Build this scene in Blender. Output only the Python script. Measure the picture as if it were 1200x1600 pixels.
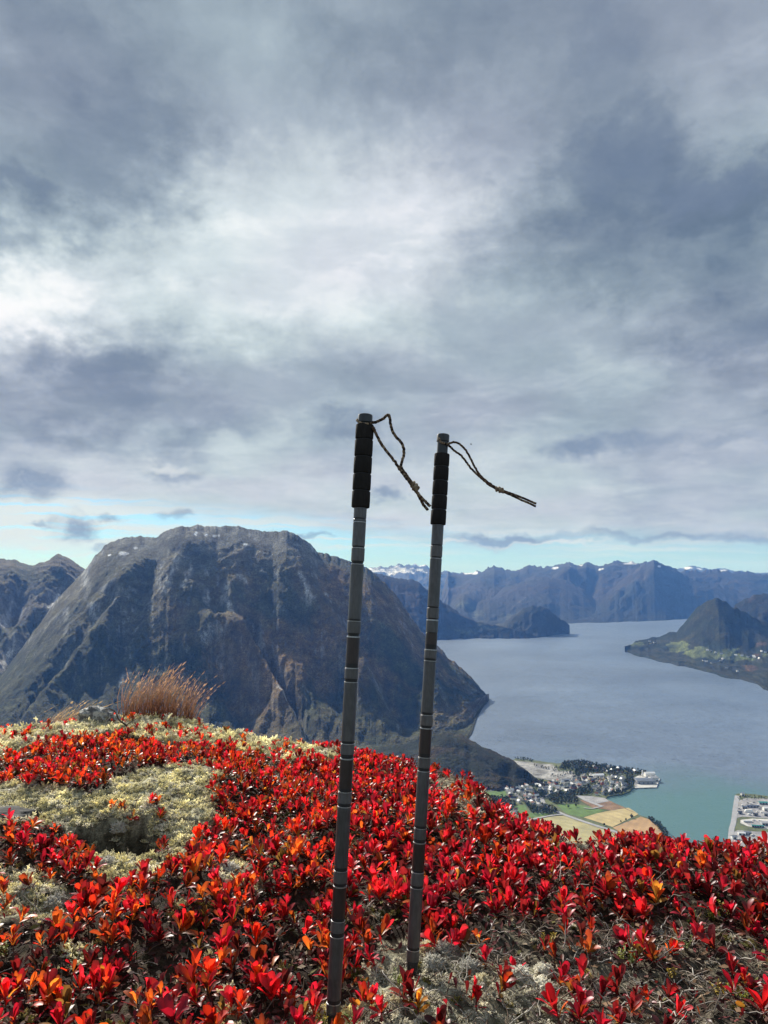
import bpy, bmesh, math, random
import numpy as np
from mathutils import Vector, Matrix
from mathutils.geometry import tessellate_polygon

SC = bpy.context.scene
for _o in list(bpy.data.objects):
    bpy.data.objects.remove(_o)
COL = SC.collection
random.seed(7)
RNG = np.random.default_rng(11)
R = math.radians

# ------------------------------------------------------------------ camera
CAMZ = 0.82
PITCH = R(4.9)
FPX = 1164.0                       # focal length in pixels of the 1200x1600 photograph
cam_d = bpy.data.cameras.new('camera')
cam = bpy.data.objects.new('camera', cam_d)
COL.objects.link(cam)
cam.location = (0, 0, CAMZ)
cam.rotation_euler = (R(90) + PITCH, 0, 0)
cam_d.sensor_fit = 'AUTO'
cam_d.sensor_width = 36.0
cam_d.lens = 36.0 * FPX / 1600.0
cam_d.clip_start = 0.05
cam_d.clip_end = 200000
SC.camera = cam
SC.render.resolution_x, SC.render.resolution_y = 768, 1024

# ------------------------------------------------------------------ sun, exposure
SUN_AZ, SUN_EL = R(-29), R(31.5)      # azimuth from +Y (view) towards +X, negative = towards -X
sun_d = bpy.data.lights.new('sun', 'SUN')
sun_d.energy = 5.0
sun_d.angle = R(0.6)
sun_d.color = (1.0, 0.955, 0.88)
sun = bpy.data.objects.new('sun', sun_d)
COL.objects.link(sun)
_sd = Vector((math.sin(SUN_AZ) * math.cos(SUN_EL), math.cos(SUN_AZ) * math.cos(SUN_EL), math.sin(SUN_EL)))
sun.rotation_euler = _sd.to_track_quat('Z', 'Y').to_euler()
SC.view_settings.view_transform = 'Standard'
SC.view_settings.look = 'None'
EXPO = 0.80
SC.view_settings.exposure = EXPO
SC.view_settings.gamma = 1.0
SC.view_settings.use_curve_mapping = False
SC.render.engine = 'CYCLES'
cy = SC.cycles
cy.max_bounces = 6
cy.diffuse_bounces = 3
cy.glossy_bounces = 3
cy.transmission_bounces = 4
cy.volume_bounces = 0
cy.sample_clamp_indirect = 6.0
cy.use_denoising = True
cy.caustics_reflective = False
cy.caustics_refractive = False

# ------------------------------------------------------------------ pixel <-> place
SP, CP = math.sin(PITCH), math.cos(PITCH)


def ray(px, py):
    """Direction in the world through a pixel of the photograph."""
    a = (np.asarray(px, float) - 600.0) / FPX
    u = (800.0 - np.asarray(py, float)) / FPX
    return a, CP - SP * u, SP + CP * u


def azel(px, py):
    x, y, z = ray(px, py)
    return np.arctan2(x, y), np.arctan2(z, np.hypot(x, y))


def project(x, y, z):
    z = z - CAMZ
    f = np.maximum(y * CP + z * SP, 1e-6)
    u = z * CP - y * SP
    return 600 + FPX * x / f, 800 - FPX * u / f


WATER = CAMZ - 700.0


def on_plane(px, py, z):
    x, y, w = ray(px, py)
    t = (z - CAMZ) / w
    return x * t, y * t


def srgb(r, g, b):
    out = []
    for v in (r, g, b):
        v /= 255.0
        out.append(v / 12.92 if v <= 0.04045 else ((v + 0.055) / 1.055) ** 2.4)
    return out


# ------------------------------------------------------------------ node helpers
class G:
    """A small writer of node graphs."""

    def __init__(self, tree):
        self.t = tree
        self.n = tree.nodes
        self.l = tree.links

    def put(self, sock, v):
        if v is None:
            return
        if isinstance(v, bpy.types.NodeSocket):
            self.l.new(v, sock)
        else:
            if sock.type == 'RGBA' and len(v) == 3:
                v = (*v, 1)
            sock.default_value = v

    def node(self, typ, **kw):
        nd = self.n.new(typ)
        for k, v in kw.items():
            setattr(nd, k, v)
        return nd

    def m(self, op, a, b=None, c=None, clamp=False):
        nd = self.node('ShaderNodeMath', operation=op, use_clamp=clamp)
        for i, v in enumerate((a, b, c)):
            self.put(nd.inputs[i], v)
        return nd.outputs[0]

    def v(self, op, a, b=None, scale=None):
        nd = self.node('ShaderNodeVectorMath', operation=op)
        self.put(nd.inputs[0], a)
        self.put(nd.inputs[1], b)
        if scale is not None:
            self.put(nd.inputs['Scale'], scale)
        return nd.outputs[1] if op in ('DISTANCE', 'LENGTH', 'DOT_PRODUCT') else nd.outputs[0]

    def xyz(self, x, y, z):
        nd = self.node('ShaderNodeCombineXYZ')
        for i, q in enumerate((x, y, z)):
            self.put(nd.inputs[i], q)
        return nd.outputs[0]

    def sep(self, vec):
        nd = self.node('ShaderNodeSeparateXYZ')
        self.put(nd.inputs[0], vec)
        return nd.outputs

    def noise(self, vec, scale, detail=4, rough=0.55, color=False, dist=0.0):
        nd = self.node('ShaderNodeTexNoise')
        self.put(nd.inputs['Vector'], vec)
        nd.inputs['Scale'].default_value = scale
        nd.inputs['Detail'].default_value = detail
        nd.inputs['Roughness'].default_value = rough
        nd.inputs['Distortion'].default_value = dist
        return nd.outputs['Color'] if color else nd.outputs['Fac']

    def rng(self, x, a, b, c=0.0, d=1.0, mode='SMOOTHSTEP'):
        nd = self.node('ShaderNodeMapRange', interpolation_type=mode)
        for i, q in enumerate((x, a, b, c, d)):
            self.put(nd.inputs[i], q)
        return nd.outputs[0]

    def mix(self, f, a, b, blend='MIX'):
        nd = self.node('ShaderNodeMix', data_type='RGBA', blend_type=blend)
        self.put(nd.inputs[0], f)
        self.put(nd.inputs[6], a)
        self.put(nd.inputs[7], b)
        return nd.outputs[2]

    def ramp(self, f, stops, mode='LINEAR'):
        nd = self.node('ShaderNodeValToRGB')
        cr = nd.color_ramp
        cr.interpolation = mode
        while len(cr.elements) < len(stops):
            cr.elements.new(0.5)
        for e, (p, c) in zip(cr.elements, stops):
            e.position = p
            e.color = (*c, 1)
        self.put(nd.inputs[0], f)
        return nd.outputs[0]


def material(name):
    m = bpy.data.materials.new(name)
    m.use_nodes = True
    g = G(m.node_tree)
    b = m.node_tree.nodes['Principled BSDF']
    return m, g, b


# ------------------------------------------------------------------ world: Nishita sky behind a layer of cloud
world = bpy.data.worlds.new('World')
SC.world = world
world.use_nodes = True
world.cycles.sampling_method = 'MANUAL'
world.cycles.sample_map_resolution = 512
w = G(world.node_tree)
bg = world.node_tree.nodes['Background']
SKY_S = 0.1
SKY_G = SKY_S * 2 ** EXPO          # cloud colours are given as they appear on the picture
bg.inputs['Strength'].default_value = SKY_S
nish = w.node('ShaderNodeTexSky', sky_type='NISHITA', sun_disc=False)
nish.sun_elevation = SUN_EL
nish.sun_rotation = SUN_AZ
nish.altitude = 700
nish.air_density = 1.0
nish.dust_density = 0.6
nish.ozone_density = 1.5

KX = 1.0
SKY_ROWS = [
    (0,   [150, 152, 158, 174, 172, 160, 152, 150, 152, 162, 165, 174, 168]),
    (75,  [150, 155, 158, 174, 184, 172, 158, 154, 162, 170, 152, 172, 168]),
    (150, [148, 148, 154, 164, 182, 178, 165, 160, 172, 172, 148, 164, 164]),
    (225, [148, 144, 146, 168, 196, 187, 180, 190, 170, 150, 146, 140, 156]),
    (300, [134, 144, 150, 198, 220, 214, 214, 208, 166, 142, 120, 122, 118]),
    (375, [222, 180, 186, 214, 220, 220, 226, 214, 172, 152, 150, 150, 150]),
    (450, [246, 230, 226, 226, 228, 224, 218, 202, 180, 160, 154, 152, 150]),
    (525, [226, 214, 182, 192, 190, 206, 200, 188, 186, 190, 178, 160, 146]),
    (600, [162, 154, 154, 172, 178, 174, 172, 172, 176, 180, 180, 168, 158]),
    (675, [176, 180, 178, 190, 192, 178, 172, 188, 188, 176, 170, 174, 184]),
    (735, [192, 197, 198, 202, 203, 202, 200, 208, 207, 198, 188, 180, 182]),
    (800, [208, 208, 206, 203, 202, 200, 202, 202, 202, 198, 192, 188, 190]),
]
BASE_L = 172.0


def sky_coord(px, py):
    a, e = azel(px, py)
    return a, 1.35 * e


def build_sky():
    # the table as smooth overlapping kernels on a regular net of bearings and heights
    H, RAD = 0.088, 0.088 * 1.75
    ga, ge = np.arange(-0.66, 0.67, H), np.arange(-0.03, 0.98, H)
    GA, GE = np.meshgrid(ga, ge, indexing='ij')
    pts = np.stack([GA.ravel(), GE.ravel()], -1)
    x, y, z = np.sin(pts[:, 0]) * np.cos(pts[:, 1] / 1.35), np.cos(pts[:, 0]) * np.cos(pts[:, 1] / 1.35), np.sin(pts[:, 1] / 1.35)
    px, py = project(x, y, z + CAMZ)
    rows = np.array([r[0] for r in SKY_ROWS], float)
    tab = np.array([r[1] for r in SKY_ROWS], float)
    xs = np.clip(px / 100.0, 0, 12)
    ri = np.interp(py, rows, np.arange(len(rows)))
    i0, j0 = np.minimum(ri.astype(int), len(rows) - 2), np.minimum(xs.astype(int), 11)
    fi, fj = ri - i0, xs - j0
    val = (tab[i0, j0] * (1 - fi) * (1 - fj) + tab[i0 + 1, j0] * fi * (1 - fj) + tab[i0, j0 + 1] * (1 - fi) * fj + tab[i0 + 1, j0 + 1] * fi * fj)
    off = np.maximum(np.abs(px - 600) - 600, 0) / 180.0 + np.maximum(-py, 0) / 180.0
    val = (BASE_L + (val - BASE_L) * np.clip(1 - off, 0, 1) - BASE_L) / 255.0
    d = np.linalg.norm(pts[:, None] - pts[None], axis=2)
    t = np.clip(1 - d / RAD, 0, 1)
    K = t * t * (3 - 2 * t)
    mid = len(pts) // 2
    norm = K[np.argmin(np.hypot(pts[:, 0], pts[:, 1] - 0.45))].sum()
    K /= norm
    coef = val.copy()
    val = val * 1.15
    for _ in range(5):
        coef = coef + 0.8 * (val - K @ coef)
    coef = coef / norm
    tc = w.node('ShaderNodeTexCoord').outputs['Generated']
    dx, dy, dz = w.sep(w.v('NORMALIZE', tc))
    az = w.m('ARCTAN2', dx, dy)
    el = w.m('ARCSINE', dz)
    # planar coordinates of a cloud layer overhead (for the grain of the clouds)
    den = w.m('ADD', w.m('MAXIMUM', dz, 0.0), 0.16)
    plane = w.xyz(w.m('DIVIDE', dx, den), w.m('DIVIDE', dy, den), 0.0)
    ang = w.xyz(az, w.m('MULTIPLY', el, 1.35), 0.0)
    # two scales of warp make the edges of the cloud masses ragged
    w1 = w.v('SUBTRACT', w.noise(plane, 1.7, 4, 0.55, True), (0.5, 0.5, 0.5))
    w2 = w.v('SUBTRACT', w.noise(w.v('ADD', ang, (3.1, 7.7, 0)), 15.0, 5, 0.6, True), (0.5, 0.5, 0.5))
    wc = w.v('ADD', ang, w.v('ADD', w.v('SCALE', w1, None, 0.20), w.v('SCALE', w2, None, 0.22)))
    wc = w.v('MULTIPLY', wc, (1, 1, 0))
    acc = BASE_L / 255.0
    for (a, e), c in zip(pts, coef):
        if abs(c) < 0.002:
            continue
        k = w.rng(w.v('DISTANCE', wc, (float(a), float(e), 0.0)), 0.0, RAD, float(c), 0.0)
        acc = w.m('ADD', acc, k)
    # grain: billows and long streaks
    n1 = w.m('SUBTRACT', w.noise(plane, 2.6, 7, 0.6, False, 0.5), 0.5)
    st = w.v('MULTIPLY', w.v('ADD', ang, w.v('SCALE', w1, None, 0.10)), (4.0, 17.0, 1.0))
    n2 = w.m('SUBTRACT', w.noise(st, 2.0, 6, 0.6), 0.5)
    n3 = w.m('SUBTRACT', w.noise(w.v('ADD', ang, w.v('SCALE', w2, None, 0.08)), 22.0, 6, 0.62), 0.5)
    L = w.m('ADD', acc, w.m('MULTIPLY', n1, 0.15))
    # layered sheets with a defined edge on one side
    n4 = w.noise(w.v('ADD', plane, w.v('SCALE', w1, None, 0.5)), 1.9, 8, 0.58)
    n5 = w.noise(w.v('MULTIPLY', w.v('ADD', plane, w.v('SCALE', w1, None, 0.3)), (1.0, 1.9, 1.0)), 3.4, 8, 0.6)
    L = w.m('ADD', L, w.m('MULTIPLY', w.rng(n4, 0.44, 0.60, -0.034, 0.034), w.rng(el, 0.1, 0.3, 0.5, 1.0)))
    L = w.m('ADD', L, w.m('MULTIPLY', w.rng(n5, 0.42, 0.64, -0.014, 0.014), w.rng(el, 0.1, 0.3, 0.35, 1.0)))
    L = w.m('ADD', L, w.m('MULTIPLY', n2, w.rng(el, 0.1, 0.4, 0.07, 0.015)))
    L = w.m('ADD', L, w.m('MULTIPLY', n3, 0.085))
    stops = [(90, (80, 97, 116)), (125, (109, 125, 145)), (152, (140, 154, 168)), (180, (170, 183, 194)),
             (200, (192, 203, 210)), (222, (214, 224, 229)), (246, (243, 247, 248)), (255, (252, 253, 253))]
    ccol = w.ramp(L, [(p / 255.0, srgb(*c)) for p, c in stops])
    # faint hue drift between bluish and violet cloud
    hue = w.rng(w.noise(plane, 1.1, 2, 0.5), 0.35, 0.65, 0.0, 1.0)
    ccol = w.mix(1.0, ccol, w.mix(hue, (0.97, 1.005, 1.0), (1.025, 0.985, 1.03)), 'MULTIPLY')
    # small loose clouds, brighter or darker than the sheet: (px, py, half width, half height, dL, strength)
    loose = w.v('ADD', ang, w.v('SCALE', w2, None, 0.085))
    small = None
    for px, py, hw, hh, s in [(48, 752, 56, 34, 1.0), (112, 822, 36, 26, 1.0), (175, 808, 30, 10, .8), (268, 746, 44, 17, .8),
                              (272, 808, 28, 10, .7), (606, 766, 36, 17, 1.0), (905, 704, 62, 24, 1.1), (985, 690, 95, 18, .9),
                              (62, 826, 20, 7, .7), (150, 858, 24, 9, .7), (790, 845, 125, 12, 1.0), (1010, 838, 190, 9, .7), (470, 838, 60, 6, .8), (1160, 840, 80, 9, .7), (1130, 686, 70, 12, .6)]:
        a, e = sky_coord(px, py)
        q = w.v('MULTIPLY', w.v('SUBTRACT', loose, (float(a), float(e), 0)), (FPX / hw, FPX / hh / 1.35, 0))
        k = w.rng(w.v('LENGTH', q), 0.25, 1.15, s, 0.0)
        small = k if small is None else w.m('MAXIMUM', small, k)
    grain = w.noise(loose, 38.0, 5, 0.65)
    small = w.m('MULTIPLY', small, w.rng(grain, 0.28, 0.55, 0.6, 1.0))
    bright = None
    for px, py, hw, hh, s in [(255, 730, 40, 13, .8), (60, 862, 34, 7, .9), (700, 848, 60, 5, .8), (850, 852, 120, 4, .7), (120, 872, 22, 5, .8)]:
        a, e = sky_coord(px, py)
        q = w.v('MULTIPLY', w.v('SUBTRACT', loose, (float(a), float(e), 0)), (FPX / hw, FPX / hh / 1.35, 0))
        k = w.rng(w.v('LENGTH', q), 0.2, 1.2, s, 0.0)
        bright = k if bright is None else w.m('MAXIMUM', bright, k)
    # the clear strip over the horizon with white streaks
    edge = w.m('ADD', el, w.m('MULTIPLY', w.m('SUBTRACT', w.noise(w.v('MULTIPLY', ang, (3.0, 14.0, 1)), 1.6, 5, 0.6), 0.5), 0.055))
    lim = w.m('ADD', 0.052, w.m('MULTIPLY', w.rng(az, -0.45, 0.2, 1.0, 0.0), 0.058))
    cover = w.rng(w.m('SUBTRACT', edge, lim), -0.030, 0.016, 0.0, 1.0)
    streak = w.noise(w.v('MULTIPLY', w.v('ADD', ang, w.v('SCALE', w2, None, 0.03)), (2.6, 42.0, 1.0)), 1.7, 5, 0.55)
    sfac = w.m('MULTIPLY', w.rng(streak, w.rng(az, -0.5, 0.05, 0.36, 0.46), w.rng(az, -0.5, 0.05, 0.5, 0.64), 0.0, 0.95), w.rng(el, 0.012, 0.05, 0.15, 1.0))
    lft = w.rng(az, -0.5, 0.0, 1.0, 0.8)
    sfac = w.m('MULTIPLY', sfac, lft)
    white = [c / SKY_G for c in srgb(226, 234, 234)]
    clear = w.mix(1.0, nish.outputs[0], (0.25, 0.51, 0.75), 'MULTIPLY')
    clear = w.mix(0.46, clear, [c / SKY_G for c in srgb(196, 216, 224)])
    clear = w.mix(sfac, clear, white)
    layer = w.mix(1.0, ccol, (1 / SKY_G,) * 3, 'MULTIPLY')
    sky = w.mix(cover, clear, layer)
    dark = None
    for px, py, hw, hh, s in [(1120, 296, 130, 30, .75), (985, 245, 120, 66, .6), (945, 60, 60, 60, .4), (30, 285, 80, 22, .5), (160, 585, 130, 44, .5), (545, 662, 80, 28, .5), (330, 655, 110, 26, .35), (1150, 540, 110, 40, .45), (190, 250, 120, 90, .3)]:
        a, e = sky_coord(px, py)
        q = w.v('MULTIPLY', w.v('SUBTRACT', w.v('ADD', ang, w.v('SCALE', w2, None, 0.16)), (float(a), float(e), 0)), (FPX / hw, FPX / hh / 1.35, 0))
        k = w.rng(w.v('LENGTH', q), 0.3, 1.25, s, 0.0)
        dark = k if dark is None else w.m('MAXIMUM', dark, k)
    sky = w.mix(w.m('MULTIPLY', dark, w.rng(grain, 0.25, 0.6, 0.55, 1.0)), sky, [c / SKY_G for c in srgb(112, 128, 152)])
    sky = w.mix(w.m('MULTIPLY', small, 0.85), sky, [c / SKY_G for c in srgb(130, 147, 170)])
    sky = w.mix(w.m('MULTIPLY', bright, 0.7), sky, [c / SKY_G for c in srgb(232, 236, 238)])
    w.l.new(sky, bg.inputs['Color'])


build_sky()

# ------------------------------------------------------------------ numpy noise
def _hash(ix, iy, seed):
    h = (ix.astype(np.int64) * 374761393 + iy.astype(np.int64) * 668265263 + seed * 974634777) & 0xFFFFFFFF
    h = ((h ^ (h >> 13)) * 1274126177) & 0xFFFFFFFF
    h = h ^ (h >> 16)
    return (h & 0xFFFFFF) / float(0x1000000)


def perlin(x, y, seed=0):
    x, y = np.broadcast_arrays(np.asarray(x, float), np.asarray(y, float))
    xi, yi = np.floor(x), np.floor(y)
    xf, yf = x - xi, y - yi

    def grad(ox, oy):
        a = _hash(xi + ox, yi + oy, seed) * 2 * np.pi
        return np.cos(a) * (xf - ox) + np.sin(a) * (yf - oy)
    u = xf * xf * xf * (xf * (xf * 6 - 15) + 10)
    v = yf * yf * yf * (yf * (yf * 6 - 15) + 10)
    n0 = grad(0, 0) * (1 - u) + grad(1, 0) * u
    n1 = grad(0, 1) * (1 - u) + grad(1, 1) * u
    return (n0 * (1 - v) + n1 * v) * 1.5


def fbm(x, y, seed=0, octs=5, gain=0.5):
    s, a, f = 0.0, 1.0, 1.0
    for o in range(octs):
        s = s + a * perlin(x * f, y * f, seed + o * 17)
        a *= gain
        f *= 2.03
    return s


def ridged(x, y, seed=0, octs=5, gain=0.5):
    s, a, f, wgt = 0.0, 1.0, 1.0, 1.0
    for o in range(octs):
        n = 1 - np.abs(perlin(x * f, y * f, seed + o * 31))
        n = n * n
        s = s + a * n * wgt
        wgt = np.clip(n * 1.6, 0, 1)
        a *= gain
        f *= 2.07
    return s - 1.0


def sstep(x, a, b):
    t = np.clip((x - a) / (b - a), 0, 1)
    return t * t * (3 - 2 * t)


def seg_dist(px, py, line):
    """Distance of points to a polyline."""
    best = np.full(np.shape(px), 1e9)
    for (ax, ay), (bx, by) in zip(line[:-1], line[1:]):
        dx, dy = bx - ax, by - ay
        t = np.clip(((px - ax) * dx + (py - ay) * dy) / (dx * dx + dy * dy + 1e-9), 0, 1)
        best = np.minimum(best, np.hypot(px - ax - t * dx, py - ay - t * dy))
    return best


def inside(px, py, poly):
    px, py = np.asarray(px, float), np.asarray(py, float)
    r = np.zeros(np.shape(px), bool)
    n = len(poly)
    for i in range(n):
        ax, ay = poly[i]
        bx, by = poly[(i + 1) % n]
        c = ((ay > py) != (by > py)) & (px < (bx - ax) * (py - ay) / ((by - ay) if by != ay else 1e-9) + ax)
        r ^= c
    return r


def lerp(a, b, t):
    t = np.asarray(t)[..., None]
    return np.asarray(a) * (1 - t) + np.asarray(b) * t


# ------------------------------------------------------------------ objects
def tag(o, label=None, cat=None, group=None, kind=None):
    if label:
        o['label'] = label
    if cat:
        o['category'] = cat
    if group:
        o['group'] = group
    if kind:
        o['kind'] = kind
    return o


def link(name, data, parent=None, loc=None):
    o = bpy.data.objects.new(name, data)
    COL.objects.link(o)
    if parent is not None:
        o.parent = parent
    if loc is not None:
        o.location = loc
    return o


def empty(name, loc=(0, 0, 0), rz=0.0):
    o = bpy.data.objects.new(name, None)
    o.empty_display_size = 0.02
    COL.objects.link(o)
    o.location = loc
    o.rotation_euler = (0, 0, rz)
    return o


def mesh_np(name, verts, faces, mats=(), col=None, smooth=True, midx=None):
    """Mesh from arrays; faces is an (n,3) or (n,4) array, or a list of such arrays."""
    me = bpy.data.meshes.new(name)
    verts = np.asarray(verts, np.float32).reshape(-1, 3)
    fl = faces if isinstance(faces, list) else [faces]
    fl = [np.asarray(f, np.int32) for f in fl if len(f)]
    loops = np.concatenate([f.ravel() for f in fl])
    sizes = np.concatenate([np.full(len(f), f.shape[1], np.int32) for f in fl])
    starts = np.concatenate([[0], np.cumsum(sizes)[:-1]]).astype(np.int32)
    me.vertices.add(len(verts))
    me.vertices.foreach_set('co', verts.ravel())
    me.loops.add(len(loops))
    me.loops.foreach_set('vertex_index', loops)
    me.polygons.add(len(sizes))
    me.polygons.foreach_set('loop_start', starts)
    me.polygons.foreach_set('loop_total', sizes)
    me.polygons.foreach_set('use_smooth', np.full(len(sizes), smooth))
    if midx is not None:
        me.polygons.foreach_set('material_index', np.asarray(midx, np.int32))
    if col is not None:
        ca = me.color_attributes.new('Col', 'FLOAT_COLOR', 'POINT')
        c4 = np.ones((len(verts), 4), np.float32)
        c4[:, :3] = np.asarray(col, np.float32).reshape(-1, 3)
        ca.data.foreach_set('color', c4.ravel())
    for m in mats:
        me.materials.append(m)
    me.update(calc_edges=True)
    me.validate()
    return me


def grid_faces(nu, nv):
    i = np.arange(nu - 1)[:, None] * nv + np.arange(nv - 1)[None]
    return np.stack([i, i + nv, i + nv + 1, i + 1], -1).reshape(-1, 4)


_T = ['', 'first', 'second', 'third', 'fourth', 'fifth', 'sixth', 'seventh', 'eighth', 'ninth', 'tenth', 'eleventh', 'twelfth', 'thirteenth', 'fourteenth', 'fifteenth', 'sixteenth', 'seventeenth', 'eighteenth', 'nineteenth']
NTH = _T[2:] + ['twentieth'] + [f'{d}-{u}' for d in ('twenty', 'thirty', 'forty') for u in _T[1:10]]


class MB:
    """Collects many small shapes into one mesh."""

    def __init__(self):
        self.v, self.q, self.t, self.c, self.n = [], [], [], [], 0

    def add(self, v, f, c=None):
        v = np.asarray(v, float).reshape(-1, 3)
        f = np.asarray(f, int)
        (self.q if f.shape[1] == 4 else self.t).append(f + self.n)
        self.v.append(v)
        if c is None:
            c = (0.5, 0.5, 0.5)
        c = np.asarray(c, float)
        self.c.append(np.broadcast_to(c, v.shape))
        self.n += len(v)

    def box(self, c, s, rz=0.0, col=None):
        x, y, z = (np.array(s) / 2)
        v = np.array([[-x, -y, -z], [x, -y, -z], [x, y, -z], [-x, y, -z], [-x, -y, z], [x, -y, z], [x, y, z], [-x, y, z]])
        cs, sn = math.cos(rz), math.sin(rz)
        v = v @ np.array([[cs, sn, 0], [-sn, cs, 0], [0, 0, 1]]) + np.array(c)
        self.add(v, [[0, 3, 2, 1], [4, 5, 6, 7], [0, 1, 5, 4], [1, 2, 6, 5], [2, 3, 7, 6], [3, 0, 4, 7]], col)

    def tube(self, pts, rad, n=6, col=None, caps=False):
        pts = np.asarray(pts, float)
        k = len(pts)
        rad = np.broadcast_to(np.asarray(rad, float), (k,))
        tan = np.gradient(pts, axis=0)
        tan /= np.linalg.norm(tan, axis=1)[:, None] + 1e-12
        ref = np.array([0.31, 0.17, 0.93]) if abs(tan[0][2]) < 0.9 else np.array([0.9, 0.3, 0.1])
        a = np.cross(tan, ref)
        a /= np.linalg.norm(a, axis=1)[:, None] + 1e-12
        b = np.cross(tan, a)
        th = np.arange(n) * 2 * np.pi / n
        v = pts[:, None] + rad[:, None, None] * (a[:, None] * np.cos(th)[None, :, None] + b[:, None] * np.sin(th)[None, :, None])
        i = np.arange(k - 1)[:, None] * n
        j = np.arange(n)[None]
        jn = (j + 1) % n
        f = np.stack([i + j, i + jn, i + n + jn, i + n + j], -1).reshape(-1, 4)
        c = None
        if col is not None:
            c = np.asarray(col, float)
            if c.ndim == 2:
                c = np.repeat(c, n, axis=0)
        base = self.n
        self.add(v.reshape(-1, 3), f, c)
        if caps:
            self.t.append(np.array([[base, base + q + 1, base + q] for q in range(1, n - 1)]))
            e = base + (k - 1) * n
            self.t.append(np.array([[e, e + q, e + q + 1] for q in range(1, n - 1)]))

    def mesh(self, name, mat, smooth=True):
        fl = []
        if self.q:
            fl.append(np.concatenate(self.q))
        if self.t:
            fl.append(np.concatenate(self.t))
        return mesh_np(name, np.concatenate(self.v), fl, [mat], np.concatenate(self.c), smooth)


def resample(pts, n):
    """Smooth curve (Catmull-Rom) through points, n samples."""
    p = np.asarray(pts, float)
    p = np.vstack([2 * p[0] - p[1], p, 2 * p[-1] - p[-2]])
    k = len(p) - 3
    t = np.linspace(0, k - 1e-6, n)
    i = t.astype(int)
    u = (t - i)[:, None]
    a, b, c, d = p[i], p[i + 1], p[i + 2], p[i + 3]
    return 0.5 * (2 * b + (c - a) * u + (2 * a - 5 * b + 4 * c - d) * u ** 2 + (3 * b - a - 3 * c + d) * u ** 3)

# ------------------------------------------------------------------ air
def add_haze():
    m = bpy.data.materials.new('haze')
    m.use_nodes = True
    nt = m.node_tree
    nt.nodes.remove(nt.nodes['Principled BSDF'])
    pv = nt.nodes.new('ShaderNodeVolumePrincipled')
    pv.inputs['Color'].default_value = (0.15, 0.37, 1.0, 1)
    pv.inputs['Absorption Color'].default_value = (1, 1, 1, 1)
    pv.inputs['Density'].default_value = HAZE
    pv.inputs['Density Attribute'].default_value = ''
    pv.inputs['Anisotropy'].default_value = 0.0
    nt.links.new(pv.outputs[0], nt.nodes['Material Output'].inputs['Volume'])
    b = MB()
    z0, z1 = WATER - 1.0, 640.0
    b.box((0, 20500, (z0 + z1) / 2), (60000, 45000, z1 - z0))
    o = link('haze', b.mesh('haze', m, False))
    tag(o, 'thin blue air between the hilltop and the far mountains', 'haze', kind='stuff')


HAZE = 3.2e-5
add_haze()

# ------------------------------------------------------------------ mountains and shores
def mat_terrain(name, s1, bump, nscale, gain=1.0):
    m, g, b = material(name)
    at = g.node('ShaderNodeVertexColor', layer_name='Col').outputs[0]
    pos = g.node('ShaderNodeNewGeometry').outputs['Position']
    n1 = g.noise(pos, s1, 6, 0.65)
    n2 = g.noise(pos, s1 * 5, 5, 0.7)
    n3 = g.noise(pos, s1 * 14, 3, 0.6)
    f = g.m('MULTIPLY', g.rng(n1, 0.3, 0.7, 0.62, 1.38), g.m('MULTIPLY', g.rng(n2, 0.3, 0.7, 0.65, 1.35), g.rng(n3, 0.35, 0.65, 0.55, 1.45)))
    f = g.m('MULTIPLY', f, gain)
    c = g.v('SCALE', at, None, f)
    g.put(b.inputs['Base Color'], c)
    b.inputs['Roughness'].default_value = 0.95
    b.inputs['Specular IOR Level'].default_value = 0.1
    bn = g.node('ShaderNodeBump')
    bn.inputs['Distance'].default_value = bump
    bn.inputs['Strength'].default_value = 1.0
    h = g.m('ADD', g.noise(pos, nscale, 6, 0.7), g.m('MULTIPLY', g.noise(pos, nscale * 4, 4, 0.7), 0.4))
    g.put(bn.inputs['Height'], h)
    g.put(b.inputs['Normal'], bn.outputs[0])
    return m


M_NEAR = mat_terrain('mountain_ground', 0.012, 30.0, 0.02, 1.55)
M_SHORE = mat_terrain('shore_ground', 0.012, 18.0, 0.02, 0.62)
M_FAR = mat_terrain('far_ground', 0.003, 22.0, 0.006, 0.24)

SNOW, FAR_SNOW = (0.50, 0.52, 0.55), (2.2, 2.3, 2.45)       # the ground materials scale their colours


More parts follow.
